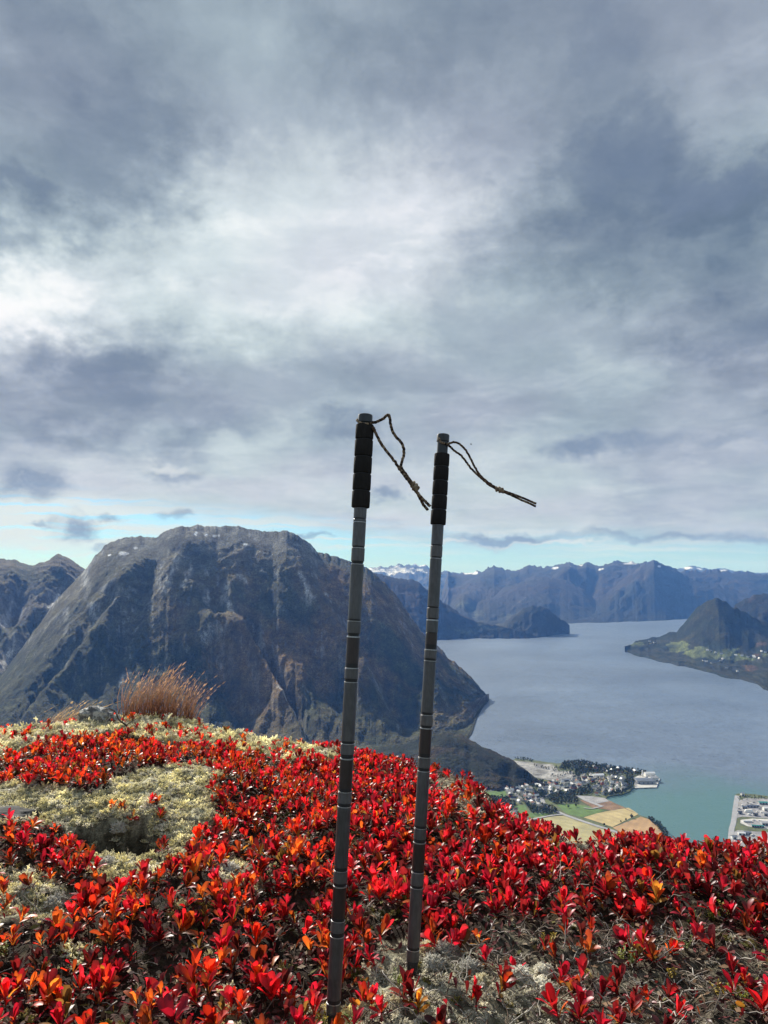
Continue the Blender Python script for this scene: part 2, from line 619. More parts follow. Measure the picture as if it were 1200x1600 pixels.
def patch(name, sil, foot, nx, ns, prof, mat, seed, amp, wl, feats, colour, label, back=0.35, edge=0.35, s_lo=-0.12, rise=10.0, fan=0.0):
    """A mountain as a sheet in bearing and distance: sil = skyline (px, py, distance), foot = shoreline (px, distance)."""
    sx = np.array([p[0] for p in sil], float)
    sa = np.array([azel(p[0], p[1])[0] for p in sil])
    st = np.array([math.tan(azel(p[0], p[1])[1]) for p in sil])
    sd = np.array([p[2] for p in sil], float)
    fa = np.array([azel(p[0], 1000)[0] for p in foot])
    fd = np.array([p[1] for p in foot], float)
    az = np.linspace(sa.min(), sa.max(), nx)
    dr, df = np.interp(az, sa, sd), np.interp(az, fa, fd)
    kw = max(3, int(nx * 0.045)) | 1                      # smooth the ridge's distance, keep its outline
    dr = np.convolve(np.pad(dr, kw // 2, 'reflect', reflect_type='odd'), np.ones(kw) / kw, 'valid')
    zr = CAMZ + dr * np.interp(az, sa, st)
    df = df + 0.012 * df * fbm(az * 55, az * 0 + 3.1, seed + 5, 4)
    jit = dr * 0.0016 * edge * 3 * fbm(az * 120, az * 0 + 0.7, seed + 9, 5, 0.6)
    nb = max(6, int(ns * 0.12))
    s = np.concatenate([np.linspace(s_lo, 1.0, ns - nb), 1 + (np.arange(1, nb + 1) / nb) ** 1.5 * back])
    A, S = np.meshgrid(az, s, indexing='ij')
    DR, DF, ZR = dr[:, None], df[:, None], zr[:, None]
    D = DF + S * (DR - DF)
    g = prof(np.clip(S, 0, 1))
    Z = WATER + (ZR - WATER) * g
    Z = np.where(S < 0, WATER + S * 160, Z)
    Z = np.where(S > 1, ZR - (S - 1) * (DR - DF) * 0.75, Z)
    PX, PY = project(D * np.sin(A), D * np.cos(A), Z)
    X, Y = A * float(np.mean(sd)), S * float(np.mean(np.maximum(dr - df, 50)))
    win = sstep(S, 0.0, 0.18) * (1 - 0.93 * sstep(S, 0.72, 0.99))
    xc = float(np.interp(0.64, np.linspace(0, 1, nx), az)) * float(np.mean(sd))
    XR = xc + (X - xc) / (1 + fan * (1 - np.clip(S, 0, 1)))
    wx = XR + wl * 0.55 * fbm(X / wl / 1.6, Y / wl / 2.2, seed + 1, 3)
    N = 0.8 * amp * (ridged(wx / wl, Y / wl / 1.9, seed, 3, 0.45)) + 0.5 * amp * fbm(X / wl * 1.7, Y / wl * 1.3, seed + 3, 6, 0.56) + 0.16 * amp * ridged(X / wl * 6, Y / wl * 5, seed + 4, 4, 0.6)
    dN = N * win
    for line, width, h in feats:
        dd = seg_dist(PX + 0.25 * width * fbm(PX / width / 1.7, PY / width / 1.7, seed + 7, 3), PY, line)
        dN = dN + h * np.exp(-(dd / width) ** 2) * sstep(S, 0.0, 0.1) * (1 - sstep(S, 0.62, 0.92))
    Z = Z + dN + rise * sstep(S, 0.0, 0.05) + jit[:, None] * sstep(S, 0.9, 1.0)
    Z = np.where((S > 0.015) & (S <= 1), np.maximum(Z, WATER + np.minimum(rise, 5) + 14 * S), Z)
    x, y = D * np.sin(A), D * np.cos(A)
    P = np.stack([x, y, Z], -1)
    du, dv = np.gradient(P, axis=0), np.gradient(P, axis=1)
    nrm = np.cross(du, dv)
    nrm /= np.linalg.norm(nrm, axis=2)[..., None] + 1e-9
    steep = 1 - np.abs(nrm[..., 2])
    ctx = dict(A=A, S=S, Z=Z, X=X, Y=Y, PX=PX, PY=PY, steep=steep, N=N, dN=dN, seed=seed)
    C = np.clip(colour(ctx), 0.0, 4.0)
    F = grid_faces(nx, len(s))[:, ::-1]
    o = link(name, mesh_np(name, P, F, [mat], C))
    tag(o, label, name.replace('_', ' '), kind='structure')
    ctx['P'] = P
    return o, ctx


def spots(c, pts, soft=0.5):
    f = np.zeros(c['PX'].shape)
    for px, py, rx, ry in pts:
        q = np.hypot((c['PX'] - px) / rx, (c['PY'] - py) / ry) + 0.45 * fbm(c['PX'] / 5.0, c['PY'] / 5.0, 77, 3)
        f = np.maximum(f, 1 - sstep(q, 1 - soft, 1 + soft))
    return f


def streaks(c, lines, width):
    f = np.zeros(c['PX'].shape)
    for ln in lines:
        d = seg_dist(c['PX'] + 3 * fbm(c['PX'] / 14, c['PY'] / 14, 5, 3), c['PY'], ln)
        f = np.maximum(f, np.exp(-(d / width) ** 2))
    return f * np.clip(0.75 + 0.8 * fbm(c['PX'] / 5, c['PY'] / 12, 6, 3), 0, 1)


def col_main(c):
    n = fbm(c['X'] / 420, c['Y'] / 420, 41, 5, 0.6)
    n2 = fbm(c['X'] / 90, c['Y'] / 140, 42, 4, 0.6)
    rock = lerp((0.085, 0.090, 0.090), (0.27, 0.275, 0.27), np.clip(0.4 + 0.8 * n2, 0, 1))
    heath = lerp((0.048, 0.052, 0.034), (0.088, 0.080, 0.048), np.clip(0.5 + n, 0, 1))
    brown = lerp((0.075, 0.055, 0.030), (0.125, 0.080, 0.038), np.clip(0.5 + n2, 0, 1))
    wood = lerp((0.016, 0.023, 0.012), (0.038, 0.043, 0.020), np.clip(0.5 + n2, 0, 1))
    lower = 1 - sstep(c['PY'] + 30 * n, 940, 1040)          # 1 high up, 0 low down
    C = lerp(wood, heath, np.clip(lower + 0.2 * n, 0, 1))
    br = sstep(c['PX'] + 60 * n, 250, 420) * (1 - 0.75 * sstep(c['PY'] + 25 * n2, 1060, 1150)) * sstep(c['PY'] + 30 * n, 860, 940)
    C = lerp(C, brown, np.clip(br * (0.45 + 0.9 * n), 0, 0.9))
    C = lerp(C, brown, 0.9 * spots(c, [(375, 1025, 48, 45), (425, 1085, 36, 60), (520, 1000, 50, 40)], 0.6))
    st = np.clip(sstep(c['steep'], 0.26, 0.55) * (0.5 + 0.9 * n2 + 0.4 * n), 0, 1)
    C = lerp(C, rock, st * np.clip(0.35 + 0.65 * lower, 0, 1))
    top = 1 - sstep(c['PY'] + 14 * n2, 835, 905)
    C = lerp(C, rock * 0.85, 0.65 * top)
    C = lerp(C, (0.40, 0.40, 0.40), 0.75 * streaks(c, [[(278, 874), (268, 900), (255, 930)], [(325, 915), (322, 935)], [(470, 905), (486, 945)], [(350, 930), (365, 965)],
                                                      [(300, 880), (285, 915)], [(372, 900), (384, 905)], [(200, 1050), (185, 1075)]], 4.0))
    C = lerp(C, (0.36, 0.35, 0.34), 0.8 * streaks(c, [[(455, 1122), (466, 1140), (482, 1156)], [(435, 1095), (455, 1122)]], 2.0))
    C = lerp(C, SNOW, spots(c, [(306, 835, 2.5, 3), (322, 838, 2.4, 2), (335, 839, 4, 2), (383, 852, 4, 2.2), (193, 865, 7, 3), (171, 868, 3, 2), (212, 856, 3, 1.6), (342, 838, 2, 1.5)], 0.3))
    return C


_soft = lambda s: 0.09 * np.log1p(np.exp((s - 0.20) / 0.09))
G_MAIN = lambda s: 0.72 * (_soft(s) - _soft(0.0)) / (_soft(1.0) - _soft(0.0)) + 0.28 * sstep(s, 0.20, 0.97)
MAIN_SIL = [(-330, 1260, 3700), (-150, 1190, 4000), (-60, 1125, 4300), (0, 1058, 4900), (30, 1018, 5050), (60, 978, 5180), (85, 944, 5240), (110, 914, 5250), (132, 893, 5240),
            (150, 867, 5200), (165, 852, 5200), (185, 843, 5200), (215, 839, 5150), (246, 840, 5080), (254, 833, 5040), (266, 826, 5000), (290, 823, 5000), (312, 821, 5000),
            (340, 825, 5000), (370, 822, 5000), (400, 829, 4950), (425, 832, 4900), (447, 830, 4850), (465, 838, 4850), (485, 850, 4850), (497, 864, 4850),
            (520, 868, 4880), (540, 876, 4900), (560, 884, 4900), (580, 893, 4900), (600, 910, 4880), (615, 925, 4850), (630, 945, 4800), (645, 970, 4750),
            (660, 990, 4700), (685, 1010, 4620), (700, 1028, 4560), (712, 1037, 4520), (733, 1047, 4480), (726, 1049, 4470), (740, 1063, 4440), (755, 1080, 4400), (764, 1092, 4370)]
MAIN_SIL = [p for p in MAIN_SIL if p[0] != 733]
MAIN_FOOT = [(-330, 2800), (-100, 2900), (60, 3000), (300, 2950), (600, 2800), (690, 2950), (724, 3180), (736, 3400), (744, 3780), (756, 4150), (764, 4340)]
patch('mountain', MAIN_SIL, MAIN_FOOT, 900, 330, G_MAIN, M_NEAR, 3, 34, 520,
      [([(172, 935), (120, 1010), (45, 1105), (10, 1150)], 14, -120),
       ([(245, 842), (205, 890), (175, 935), (105, 1050), (20, 1150)], 20, 95),
       ([(340, 985), (380, 1008), (412, 1052), (440, 1100), (470, 1150)], 30, 75),
       ([(395, 985), (425, 1040), (455, 1100), (485, 1158)], 10, -90),
       ([(330, 1010), (350, 1060), (380, 1130)], 14, -55),
       ([(440, 835), (462, 880), (492, 930), (525, 1000), (570, 1080)], 20, 65),
       ([(500, 880), (540, 960), (600, 1060), (640, 1130)], 14, -55),
       ([(300, 860), (330, 910), (345, 960)], 16, -50), ([(560, 900), (610, 980), (680, 1090)], 18, 45), ([(240, 880), (215, 960), (150, 1070)], 13, -45)],
      col_main, fan=1.7, rise=4.0, label='broad dark rocky mountain with a few snow specks on its rounded top')


def col_wood(c):
    n = fbm(c['X'] / 160, c['Y'] / 160, 51, 5, 0.6)
    C = lerp((0.018, 0.026, 0.013), (0.042, 0.046, 0.022), np.clip(0.5 + n, 0, 1))
    return lerp(C, (0.09, 0.055, 0.03), np.clip(n - 0.15, 0, 0.6))


patch('wooded_hill', [(-500, 1175, 2900), (-200, 1165, 2900), (0, 1158, 2950), (250, 1152, 2960), (400, 1168, 2960), (480, 1178, 2960), (560, 1180, 2960), (620, 1168, 2950), (660, 1158, 2930), (700, 1149, 2905), (722, 1152, 2880), (740, 1163, 2850), (770, 1178, 2790),
                      (800, 1192, 2740), (822, 1208, 2690), (838, 1222, 2640), (852, 1233, 2560)],
      [(-500, 2150), (560, 2350), (740, 2540), (770, 2520), (800, 2560), (822, 2600), (838, 2630), (852, 2555)], 520, 110,
      lambda s: 0.5 * s + 0.5 * sstep(s, 0, 1), M_SHORE, 13, 13, 260, [], col_wood, 'dark wooded toe of the big mountain running down to the village')


def col_left(c):
    n = fbm(c['X'] / 420, c['Y'] / 420, 61, 5, 0.6)
    n2 = fbm(c['X'] / 90, c['Y'] / 160, 62, 4, 0.6)
    C = lerp((0.035, 0.042, 0.026), (0.075, 0.065, 0.045), np.clip(0.5 + n, 0, 1))
    rock = lerp((0.10, 0.10, 0.105), (0.24, 0.24, 0.245), np.clip(0.5 + n2, 0, 1))
    C = lerp(C, rock, np.clip(sstep(c['steep'], 0.2, 0.55) * (0.5 + n), 0, 1))
    C = lerp(C, (0.44, 0.44, 0.45), 0.85 * streaks(c, [[(70, 985), (58, 1010), (44, 1045), (30, 1085), (8, 1120)], [(40, 1040), (30, 1075), (12, 1100)],
                                                      [(92, 925), (75, 955)], [(14, 945), (2, 970)], [(20, 1010), (4, 1045)], [(55, 1060), (38, 1095)]], 4.5))
    return C


patch('mountain', [(-420, 880, 7000), (-200, 860, 7000), (-80, 872, 7000), (0, 874, 6900), (22, 876, 6900), (45, 885, 6800), (58, 884, 6700), (78, 875, 6700), (95, 868, 6700), (110, 876, 6700),
                   (132, 891, 6700), (180, 950, 6600), (260, 1060, 6300)],
      [(-420, 3900), (0, 4300), (132, 4900), (260, 5200)], 330, 200, lambda s: 0.55 * s + 0.45 * sstep(s, 0.1, 0.98), M_NEAR, 23, 75, 640,
      [([(95, 870), (60, 940), (30, 1010)], 14, 70), ([(45, 886), (20, 950), (-20, 1030)], 14, -70)], col_left,
      'dark mountain flank with pale rock slides and a small pointed peak')


def col_ridge(c):
    n = fbm(c['X'] / 900, c['Y'] / 900, 71, 5, 0.6)
    n2 = fbm(c['X'] / 250, c['Y'] / 300, 72, 4, 0.6)
    C = lerp((0.035, 0.042, 0.026), (0.10, 0.066, 0.042), np.clip(0.5 + n + 0.3 * n2, 0, 1))
    C = lerp(C, (0.04, 0.05, 0.028), 0.8 * sstep(c['PY'], 960, 985))
    fields = np.clip(spots(c, [(728, 985, 25, 7), (765, 978, 22, 6)], 0.5) * (0.5 + 1.5 * n2), 0, 1)
    return lerp(C, (0.17, 0.19, 0.08), fields)


patch('mountain', [(470, 860, 9800), (560, 884, 9600), (590, 897, 9500), (615, 903, 9400), (640, 906, 9300), (655, 911, 9200), (690, 940, 9100), (720, 961, 9000), (745, 972, 8900),
                   (775, 979, 8900), (800, 984, 8900), (828, 988, 8800)],
      [(470, 7900), (640, 8150), (690, 8260), (735, 8500), (800, 8560), (828, 8600)], 260, 110, lambda s: 0.6 * s + 0.4 * sstep(s, 0.1, 1), M_FAR, 33, 60, 700, [], col_ridge,
      'blue shaded ridge running down to the far shore')


def col_knoll(c):
    n = fbm(c['X'] / 500, c['Y'] / 300, 81, 5, 0.6)
    C = lerp((0.03, 0.042, 0.022), (0.07, 0.062, 0.035), np.clip(0.5 + n, 0, 1))
    f = np.clip(spots(c, [(700, 990, 26, 6), (760, 984, 45, 7), (800, 985, 16, 4)], 0.5) * (0.6 + 1.4 * n), 0, 1)
    return lerp(C, (0.20, 0.22, 0.10), f)


patch('wooded_hill', [(650, 990, 9100), (690, 985, 9300), (730, 981, 9500), (770, 978, 9500), (788, 974, 9400), (800, 965, 9300), (818, 953, 9300), (832, 949, 9300), (850, 950, 9300), (863, 957, 9300),
                      (878, 970, 9400), (890, 979, 9450)],
      [(650, 8230), (690, 8420), (740, 8640), (800, 8650), (830, 8640), (850, 8900), (890, 9400)], 240, 70, lambda s: 0.35 * s + 0.65 * sstep(s, 0.15, 1), M_FAR, 43, 30, 420, [], col_knoll,
      'low wooded knoll on the far shore beside pale fields')


def col_far(c):
    n = fbm(c['X'] / 1500, c['Y'] / 1500, 91, 5, 0.6)
    n2 = fbm(c['X'] / 350, c['Y'] / 450, 92, 4, 0.6)
    C = lerp((0.036, 0.05, 0.042), (0.095, 0.075, 0.062), np.clip(0.55 + 1.1 * n + 0.3 * n2, 0, 1))
    C = lerp(C, (0.035, 0.045, 0.03), 0.8 * sstep(c['PY'] + 8 * n, 930, 960))
    C = lerp(C, (0.15, 0.15, 0.155), np.clip((1 - sstep(c['PY'] + 6 * n2, 885, 905)) * (0.5 + n2), 0, 1))
    C = lerp(C, (0.16, 0.18, 0.10), np.clip(spots(c, [(735, 958, 20, 5), (765, 966, 30, 6), (790, 962, 18, 4)], 0.5) * (0.5 + 1.5 * n2), 0, 1))
    C = lerp(C, (0.32, 0.32, 0.33), 0.7 * streaks(c, [[(1008, 900), (1003, 918)], [(820, 935), (800, 950)]], 1.6))
    C = lerp(C, FAR_SNOW, spots(c, [(733, 896, 7, 2.2), (742, 897, 5, 2), (868, 889, 5, 2.5), (890, 890, 3, 2), (938, 891, 4, 1.3), (985, 881, 9, 1.5), (1030, 884, 3, 1.4), (908, 884, 3, 1.5)], 0.35))
    return C


patch('mountain_range', [(690, 930, 15000), (700, 894, 18000), (720, 896, 18000), (740, 896, 17500), (758, 891, 17000), (772, 886, 16800), (790, 891, 16800), (812, 890, 16800), (824, 885, 16800), (850, 887, 16800), (872, 883, 16800),
                         (890, 877, 16600), (902, 882, 16600), (916, 879, 16600), (930, 884, 16600), (946, 883, 16700), (958, 879, 16800), (985, 879, 17000), (1000, 881, 16500), (1012, 879, 16200), (1022, 877, 16000), (1040, 884, 16000),
                         (1060, 893, 16200), (1090, 893, 16600), (1120, 891, 17000), (1150, 895, 17000), (1200, 898, 17000), (1300, 885, 17000), (1450, 880, 17000)],
      [(690, 9800), (740, 10500), (800, 11000), (890, 11500), (930, 11700), (1000, 12200), (1080, 13300), (1140, 13300), (1450, 13000)], 640, 190,
      lambda s: 0.5 * s + 0.5 * sstep(s, 0.1, 0.98), M_FAR, 53, 85, 1900,
      [([(1022, 880), (1000, 910), (960, 950)], 16, 130), ([(772, 888), (740, 930), (720, 955)], 14, 110), ([(890, 880), (870, 920), (800, 945)], 14, 120),
       ([(930, 890), (920, 930), (900, 960)], 10, -120), ([(830, 890), (800, 930)], 10, -110), ([(1060, 895), (1080, 930), (1060, 955)], 12, -120), ([(1040, 890), (1090, 925)], 9, 70)],
      col_far, edge=0.5, label='long blue mountain range across the fjord with snow specks on its crest')


def col_snowy(c):
    n = fbm(c['X'] / 500, c['Y'] / 900, 95, 5, 0.6)
    C = lerp((0.12, 0.125, 0.135), (0.2, 0.2, 0.21), np.clip(0.5 + n, 0, 1))
    s = spots(c, [(595, 893, 14, 3.5), (628, 891, 13, 5), (645, 893, 10, 3), (655, 889, 6, 2.5), (660, 897, 6, 2), (580, 892, 8, 2), (612, 897, 7, 2.5)], 0.4)
    s = np.maximum(s, sstep(n, 0.1, 0.4) * (1 - sstep(c['PY'], 886, 900)) * 0.8)
    return lerp(C, FAR_SNOW, s)


patch('mountain_range', [(480, 900, 24000), (560, 894, 24000), (577, 890, 24000), (590, 887, 24000), (606, 885, 24000), (620, 882, 24000), (632, 883, 24000), (645, 881, 24000), (655, 883, 24000), (668, 885, 24000), (690, 893, 24000),
                         (720, 896, 24000), (800, 902, 24000)],
      [(480, 16000), (800, 17000)], 260, 70, lambda s: 0.5 * s + 0.5 * sstep(s, 0.1, 1), M_FAR, 63, 160, 1400, [], col_snowy, edge=0.5, label='far row of snowy peaks showing between the two poles')
patch('mountain_range', [(1000, 905, 27000), (1045, 893, 27000), (1064, 888, 27000), (1080, 885, 27000), (1098, 887, 27000), (1112, 891, 27000), (1128, 889, 27000), (1150, 893, 27000), (1180, 896, 27000), (1300, 893, 27000), (1450, 890, 27000)],
      [(1000, 19000), (1450, 19000)], 220, 60, lambda s: 0.5 * s + 0.5 * sstep(s, 0.1, 1), M_FAR, 73, 160, 1400, [],
      lambda c: lerp((0.13, 0.135, 0.15), FAR_SNOW, spots(c, [(1075, 888, 8, 1.6), (1093, 889, 5, 1.5), (1130, 892, 6, 1.3)], 0.4)), 'farthest pale blue peaks over the end of the range')

patch('mountain', [(880, 968, 13500), (905, 957, 13800), (930, 941, 14200), (955, 921, 14600), (980, 901, 14900), (1000, 886, 15000), (1012, 880, 15000), (1022, 876, 15000), (1032, 880, 15000), (1048, 889, 15000), (1075, 902, 15000), (1110, 913, 14900), (1160, 926, 14800), (1230, 945, 14600)],
      [(880, 11450), (930, 11700), (1000, 12200), (1080, 13250), (1230, 13200)], 320, 130, lambda s: 0.55 * s + 0.45 * sstep(s, 0.08, 1), M_FAR, 57, 60, 1500, [([(1022, 880), (1004, 905), (975, 945)], 9, 70), ([(1010, 885), (1000, 915)], 6, -60)],
      col_far, edge=0.4, label='pointed blue peak standing in front of the far range')
patch('mountain_range', [(690, 948, 13500), (730, 941, 13800), (770, 927, 14000), (800, 915, 14200), (830, 907, 14300), (858, 903, 14300), (885, 908, 14200), (910, 921, 14000), (935, 942, 13800), (960, 960, 13000)],
      [(690, 10200), (740, 10500), (800, 11000), (890, 11500), (960, 11900)], 300, 110, lambda s: 0.5 * s + 0.5 * sstep(s, 0.08, 1), M_FAR, 59, 55, 1500, [], col_far, edge=0.3, label='lower blue ridge in front of the far range above the knoll')

HEAD_FIELDS = [[(1040, 1009), (1055, 1006), (1080, 1010), (1075, 1017), (1060, 1024), (1045, 1018)], [(1078, 1018), (1100, 1011), (1130, 1015), (1158, 1014), (1150, 1020), (1184, 1030), (1184, 1033), (1150, 1034), (1125, 1028), (1085, 1029), (1070, 1026)],
               [(985, 1009), (1003, 1005), (1008, 1010), (990, 1013)], [(1188, 1022), (1215, 1024), (1215, 1030), (1192, 1028)]]


def col_head(c):
    n = fbm(c['X'] / 260, c['Y'] / 200, 101, 5, 0.6)
    C = lerp((0.022, 0.034, 0.018), (0.055, 0.058, 0.03), np.clip(0.5 + n, 0, 1))
    f = np.zeros(c['PX'].shape)
    for p in HEAD_FIELDS:
        f = np.maximum(f, inside(c['PX'] + 5 * n, c['PY'] + 3 * n, p) * 1.0)
    C = lerp(C, (0.20, 0.24, 0.085), f * np.clip(0.7 + 0.7 * n, 0, 1))
    C = lerp(C, (0.17, 0.10, 0.05), spots(c, [(1172, 1046, 10, 4), (1190, 1008, 8, 3), (1183, 1024, 5, 2)], 0.5) * 0.8)
    return C


_, HEAD = patch('headland', [(976, 1012, 7350), (985, 1008, 7400), (1000, 1002, 7450), (1015, 999, 7480), (1030, 996, 7480), (1045, 990, 7450), (1058, 989, 7380), (1070, 975, 7300), (1085, 956, 7250), (1100, 943, 7200), (1112, 938, 7150),
                             (1122, 937, 7150), (1132, 942, 7150), (1145, 950, 7150), (1160, 956, 7150), (1175, 965, 7150), (1200, 976, 7150), (1260, 985, 7100), (1400, 990, 7000)],
                [(976, 7320), (1000, 6900), (1040, 6500), (1080, 6200), (1110, 5950), (1125, 5780), (1160, 5620), (1180, 5480), (1190, 5220), (1215, 5150), (1400, 4700)], 300, 150,
                lambda s: 0.10 * s + 0.90 * np.clip((s - 0.52) / 0.48, 0, 1) ** 1.15, M_SHORE, 83, 20, 320, [], col_head, 'wooded headland with a pointed hill and green farm fields')
patch('wooded_hill', [(1090, 985, 8600), (1130, 962, 8800), (1150, 947, 9000), (1162, 938, 9000), (1180, 931, 9000), (1200, 928, 9000), (1230, 922, 9000), (1280, 920, 9000), (1400, 935, 9000)],
      [(1090, 8000), (1400, 7800)], 140, 70, lambda s: 0.5 * s + 0.5 * sstep(s, 0, 1), M_FAR, 93, 50, 500, [], col_wood, 'dark rounded hill behind the pointed headland hill')

# ------------------------------------------------------------------ water
def add_water():
    m, g, b = material('fjord_water')
    pos = g.node('ShaderNodeNewGeometry').outputs['Position']
    sh = [on_plane(px, py, WATER) for px, py in [(1030, 1290), (1130, 1265), (1060, 1350)]]
    wv = g.v('ADD', pos, g.v('SCALE', g.v('SUBTRACT', g.noise(pos, 0.004, 4, 0.6, True), (0.5, 0.5, 0.5)), None, 420.0))
    shal = None
    for (x, y), r0, r1 in zip(sh, (200, 120, 250), (850, 560, 800)):
        q = g.v('DISTANCE', g.v('MULTIPLY', wv, (1, 1, 0)), (float(x), float(y), 0.0))
        k = g.rng(q, r0, r1, 1.0, 0.0)
        shal = k if shal is None else g.m('MAXIMUM', shal, k)
    deep = g.mix(g.rng(g.noise(pos, 0.0011, 3, 0.5), 0.35, 0.65), (0.080, 0.110, 0.160), (0.098, 0.130, 0.182))
    wind = g.noise(g.v('MULTIPLY', wv, (0.0034, 0.0062, 1.0)), 1.0, 7, 0.6, False, 0.8)
    deep = g.v('SCALE', deep, None, g.m('MULTIPLY', g.m('MULTIPLY', g.rng(wind, 0.36, 0.60, 0.58, 1.30), g.rng(g.noise(g.v('MULTIPLY', wv, (0.010, 0.022, 1.0)), 1.0, 5, 0.6), 0.35, 0.62, 0.78, 1.2)), g.rng(g.noise(pos, 0.0007, 3), 0.35, 0.65, 0.85, 1.15)))  # light and dark of wind ripples painted into the water colour
    c = g.mix(shal, deep, (0.066, 0.140, 0.142))
    g.put(b.inputs['Base Color'], c)
    # wind: patches of rougher and smoother water in long streaks
    st = g.noise(g.v('MULTIPLY', wv, (0.0011, 0.0042, 1.0)), 1.0, 5, 0.6)
    g.put(b.inputs['Roughness'], g.rng(wind, 0.35, 0.65, 0.26, 0.58))
    b.inputs['IOR'].default_value = 1.38
    bn = g.node('ShaderNodeBump')
    bn.inputs['Distance'].default_value = 1.0
    g.put(bn.inputs['Strength'], g.rng(st, 0.35, 0.65, 0.25, 0.7))
    h = g.m('ADD', g.noise(g.v('MULTIPLY', pos, (0.05, 0.09, 1)), 1.0, 4, 0.6), g.m('MULTIPLY', g.noise(g.v('MULTIPLY', pos, (0.004, 0.012, 1)), 1.0, 3, 0.5), 3.0))
    g.put(bn.inputs['Height'], h)
    g.put(b.inputs['Normal'], bn.outputs[0])
    xs = np.linspace(-26000, 26000, 14)
    ys = np.linspace(300, 40000, 14)
    X, Y = np.meshgrid(xs, ys, indexing='ij')
    P = np.stack([X, Y, np.full_like(X, WATER)], -1)
    o = link('water', mesh_np('water', P, grid_faces(14, 14), [m]))
    tag(o, 'calm blue grey fjord turning green near the flat shore', 'fjord', kind='structure')


add_water()

# ------------------------------------------------------------------ flat land by the fjord
def mat_plain(name, col, rough=0.9, ns=0.05, var=0.3, spec=0.2):
    m, g, b = material(name)
    pos = g.node('ShaderNodeNewGeometry').outputs['Position']
    n = g.m('MULTIPLY', g.rng(g.noise(pos, ns, 6, 0.65), 0.3, 0.7, 1 - var, 1 + var), g.rng(g.noise(pos, ns * 7, 4, 0.65), 0.3, 0.7, 1 - var * 0.7, 1 + var * 0.7))
    cn = g.node('ShaderNodeRGB')
    cn.outputs[0].default_value = (*col, 1)
    g.put(b.inputs['Base Color'], g.v('SCALE', cn.outputs[0], None, n))
    b.inputs['Roughness'].default_value = rough
    b.inputs['Specular IOR Level'].default_value = spec
    return m


def mat_rows(name, col, ang, wl):
    """Mown or ploughed field: fine parallel swaths across it."""
    m, g, b = material(name)
    pos = g.node('ShaderNodeNewGeometry').outputs['Position']
    x, y, _ = g.sep(pos)
    u = g.m('ADD', g.m('MULTIPLY', x, math.cos(ang)), g.m('MULTIPLY', y, math.sin(ang)))
    u = g.m('ADD', u, g.m('MULTIPLY', g.noise(pos, 0.01, 3), 14.0))
    s = g.m('SINE', g.m('MULTIPLY', u, 2 * math.pi / wl))
    n = g.m('MULTIPLY', g.rng(s, -1, 1, 0.94, 1.05), g.rng(g.noise(pos, 0.02, 6, 0.7), 0.3, 0.7, 0.78, 1.22))
    cn = g.node('ShaderNodeRGB')
    cn.outputs[0].default_value = (*col, 1)
    g.put(b.inputs['Base Color'], g.v('SCALE', cn.outputs[0], None, n))
    b.inputs['Roughness'].default_value = 0.95
    return m


LAND = WATER + 2.5


def jag(poly, amp, seed, step=6.0):
    """Natural outline: subdivide a pixel polygon and jitter it."""
    out = []
    for i, (ax, ay) in enumerate(poly):
        bx, by = poly[(i + 1) % len(poly)]
        k = max(1, int(math.hypot(bx - ax, by - ay) / step))
        for j in range(k):
            t = j / k
            x, y = ax + (bx - ax) * t, ay + (by - ay) * t
            out.append((x + amp * float(perlin(x / 7, y / 7, seed)) * 1.5, y + 0.5 * amp * float(perlin(x / 7, y / 7, seed + 1))))
    return out


def flat(name, poly, dz, mat, label, cat, thick=0.0, amp=0.6, seed=1):
    poly = jag(poly, amp, seed) if amp else list(poly)
    px, py = np.array(poly).T
    z = LAND + dz
    x, y = on_plane(px, py, z)
    v = [Vector((float(a), float(b), z)) for a, b in zip(x, y)]
    tris = tessellate_polygon([v])
    V = np.array([tuple(p) for p in v])
    T = np.array(tris)
    a, b, c = V[T[:, 0]], V[T[:, 1]], V[T[:, 2]]
    flip = np.cross(b - a, c - a)[:, 2] < 0
    T[flip] = T[flip][:, ::-1]
    fl = [T]
    if thick:
        n = len(V)
        V = np.vstack([V, V - [0, 0, thick]])
        i = np.arange(n)
        j = (i + 1) % n
        fl.append(np.stack([i, j, j + n, i + n], -1))
    o = link(name, mesh_np(name, V, fl, [mat], smooth=False))
    tag(o, label, cat, kind='structure')
    return o


def strip(name, line, width, dz, mat, label):
    """Road: a ribbon of constant width in metres along a line of pixels."""
    l = resample(line, max(8, 6 * len(line)))
    z = LAND + dz
    x, y = on_plane(l[:, 0], l[:, 1], z)
    p = np.stack([x, y], -1)
    t = np.gradient(p, axis=0)
    t /= np.linalg.norm(t, axis=1)[:, None]
    nrm = np.stack([-t[:, 1], t[:, 0]], -1) * width / 2
    V = np.concatenate([np.c_[p + nrm, np.full(len(p), z)], np.c_[p - nrm, np.full(len(p), z)]])
    k = len(p)
    i = np.arange(k - 1)
    F = np.stack([i, i + k, i + k + 1, i + 1], -1)
    o = link(name, mesh_np(name, V, F, [mat], smooth=False))
    tag(o, label, 'road', kind='structure')


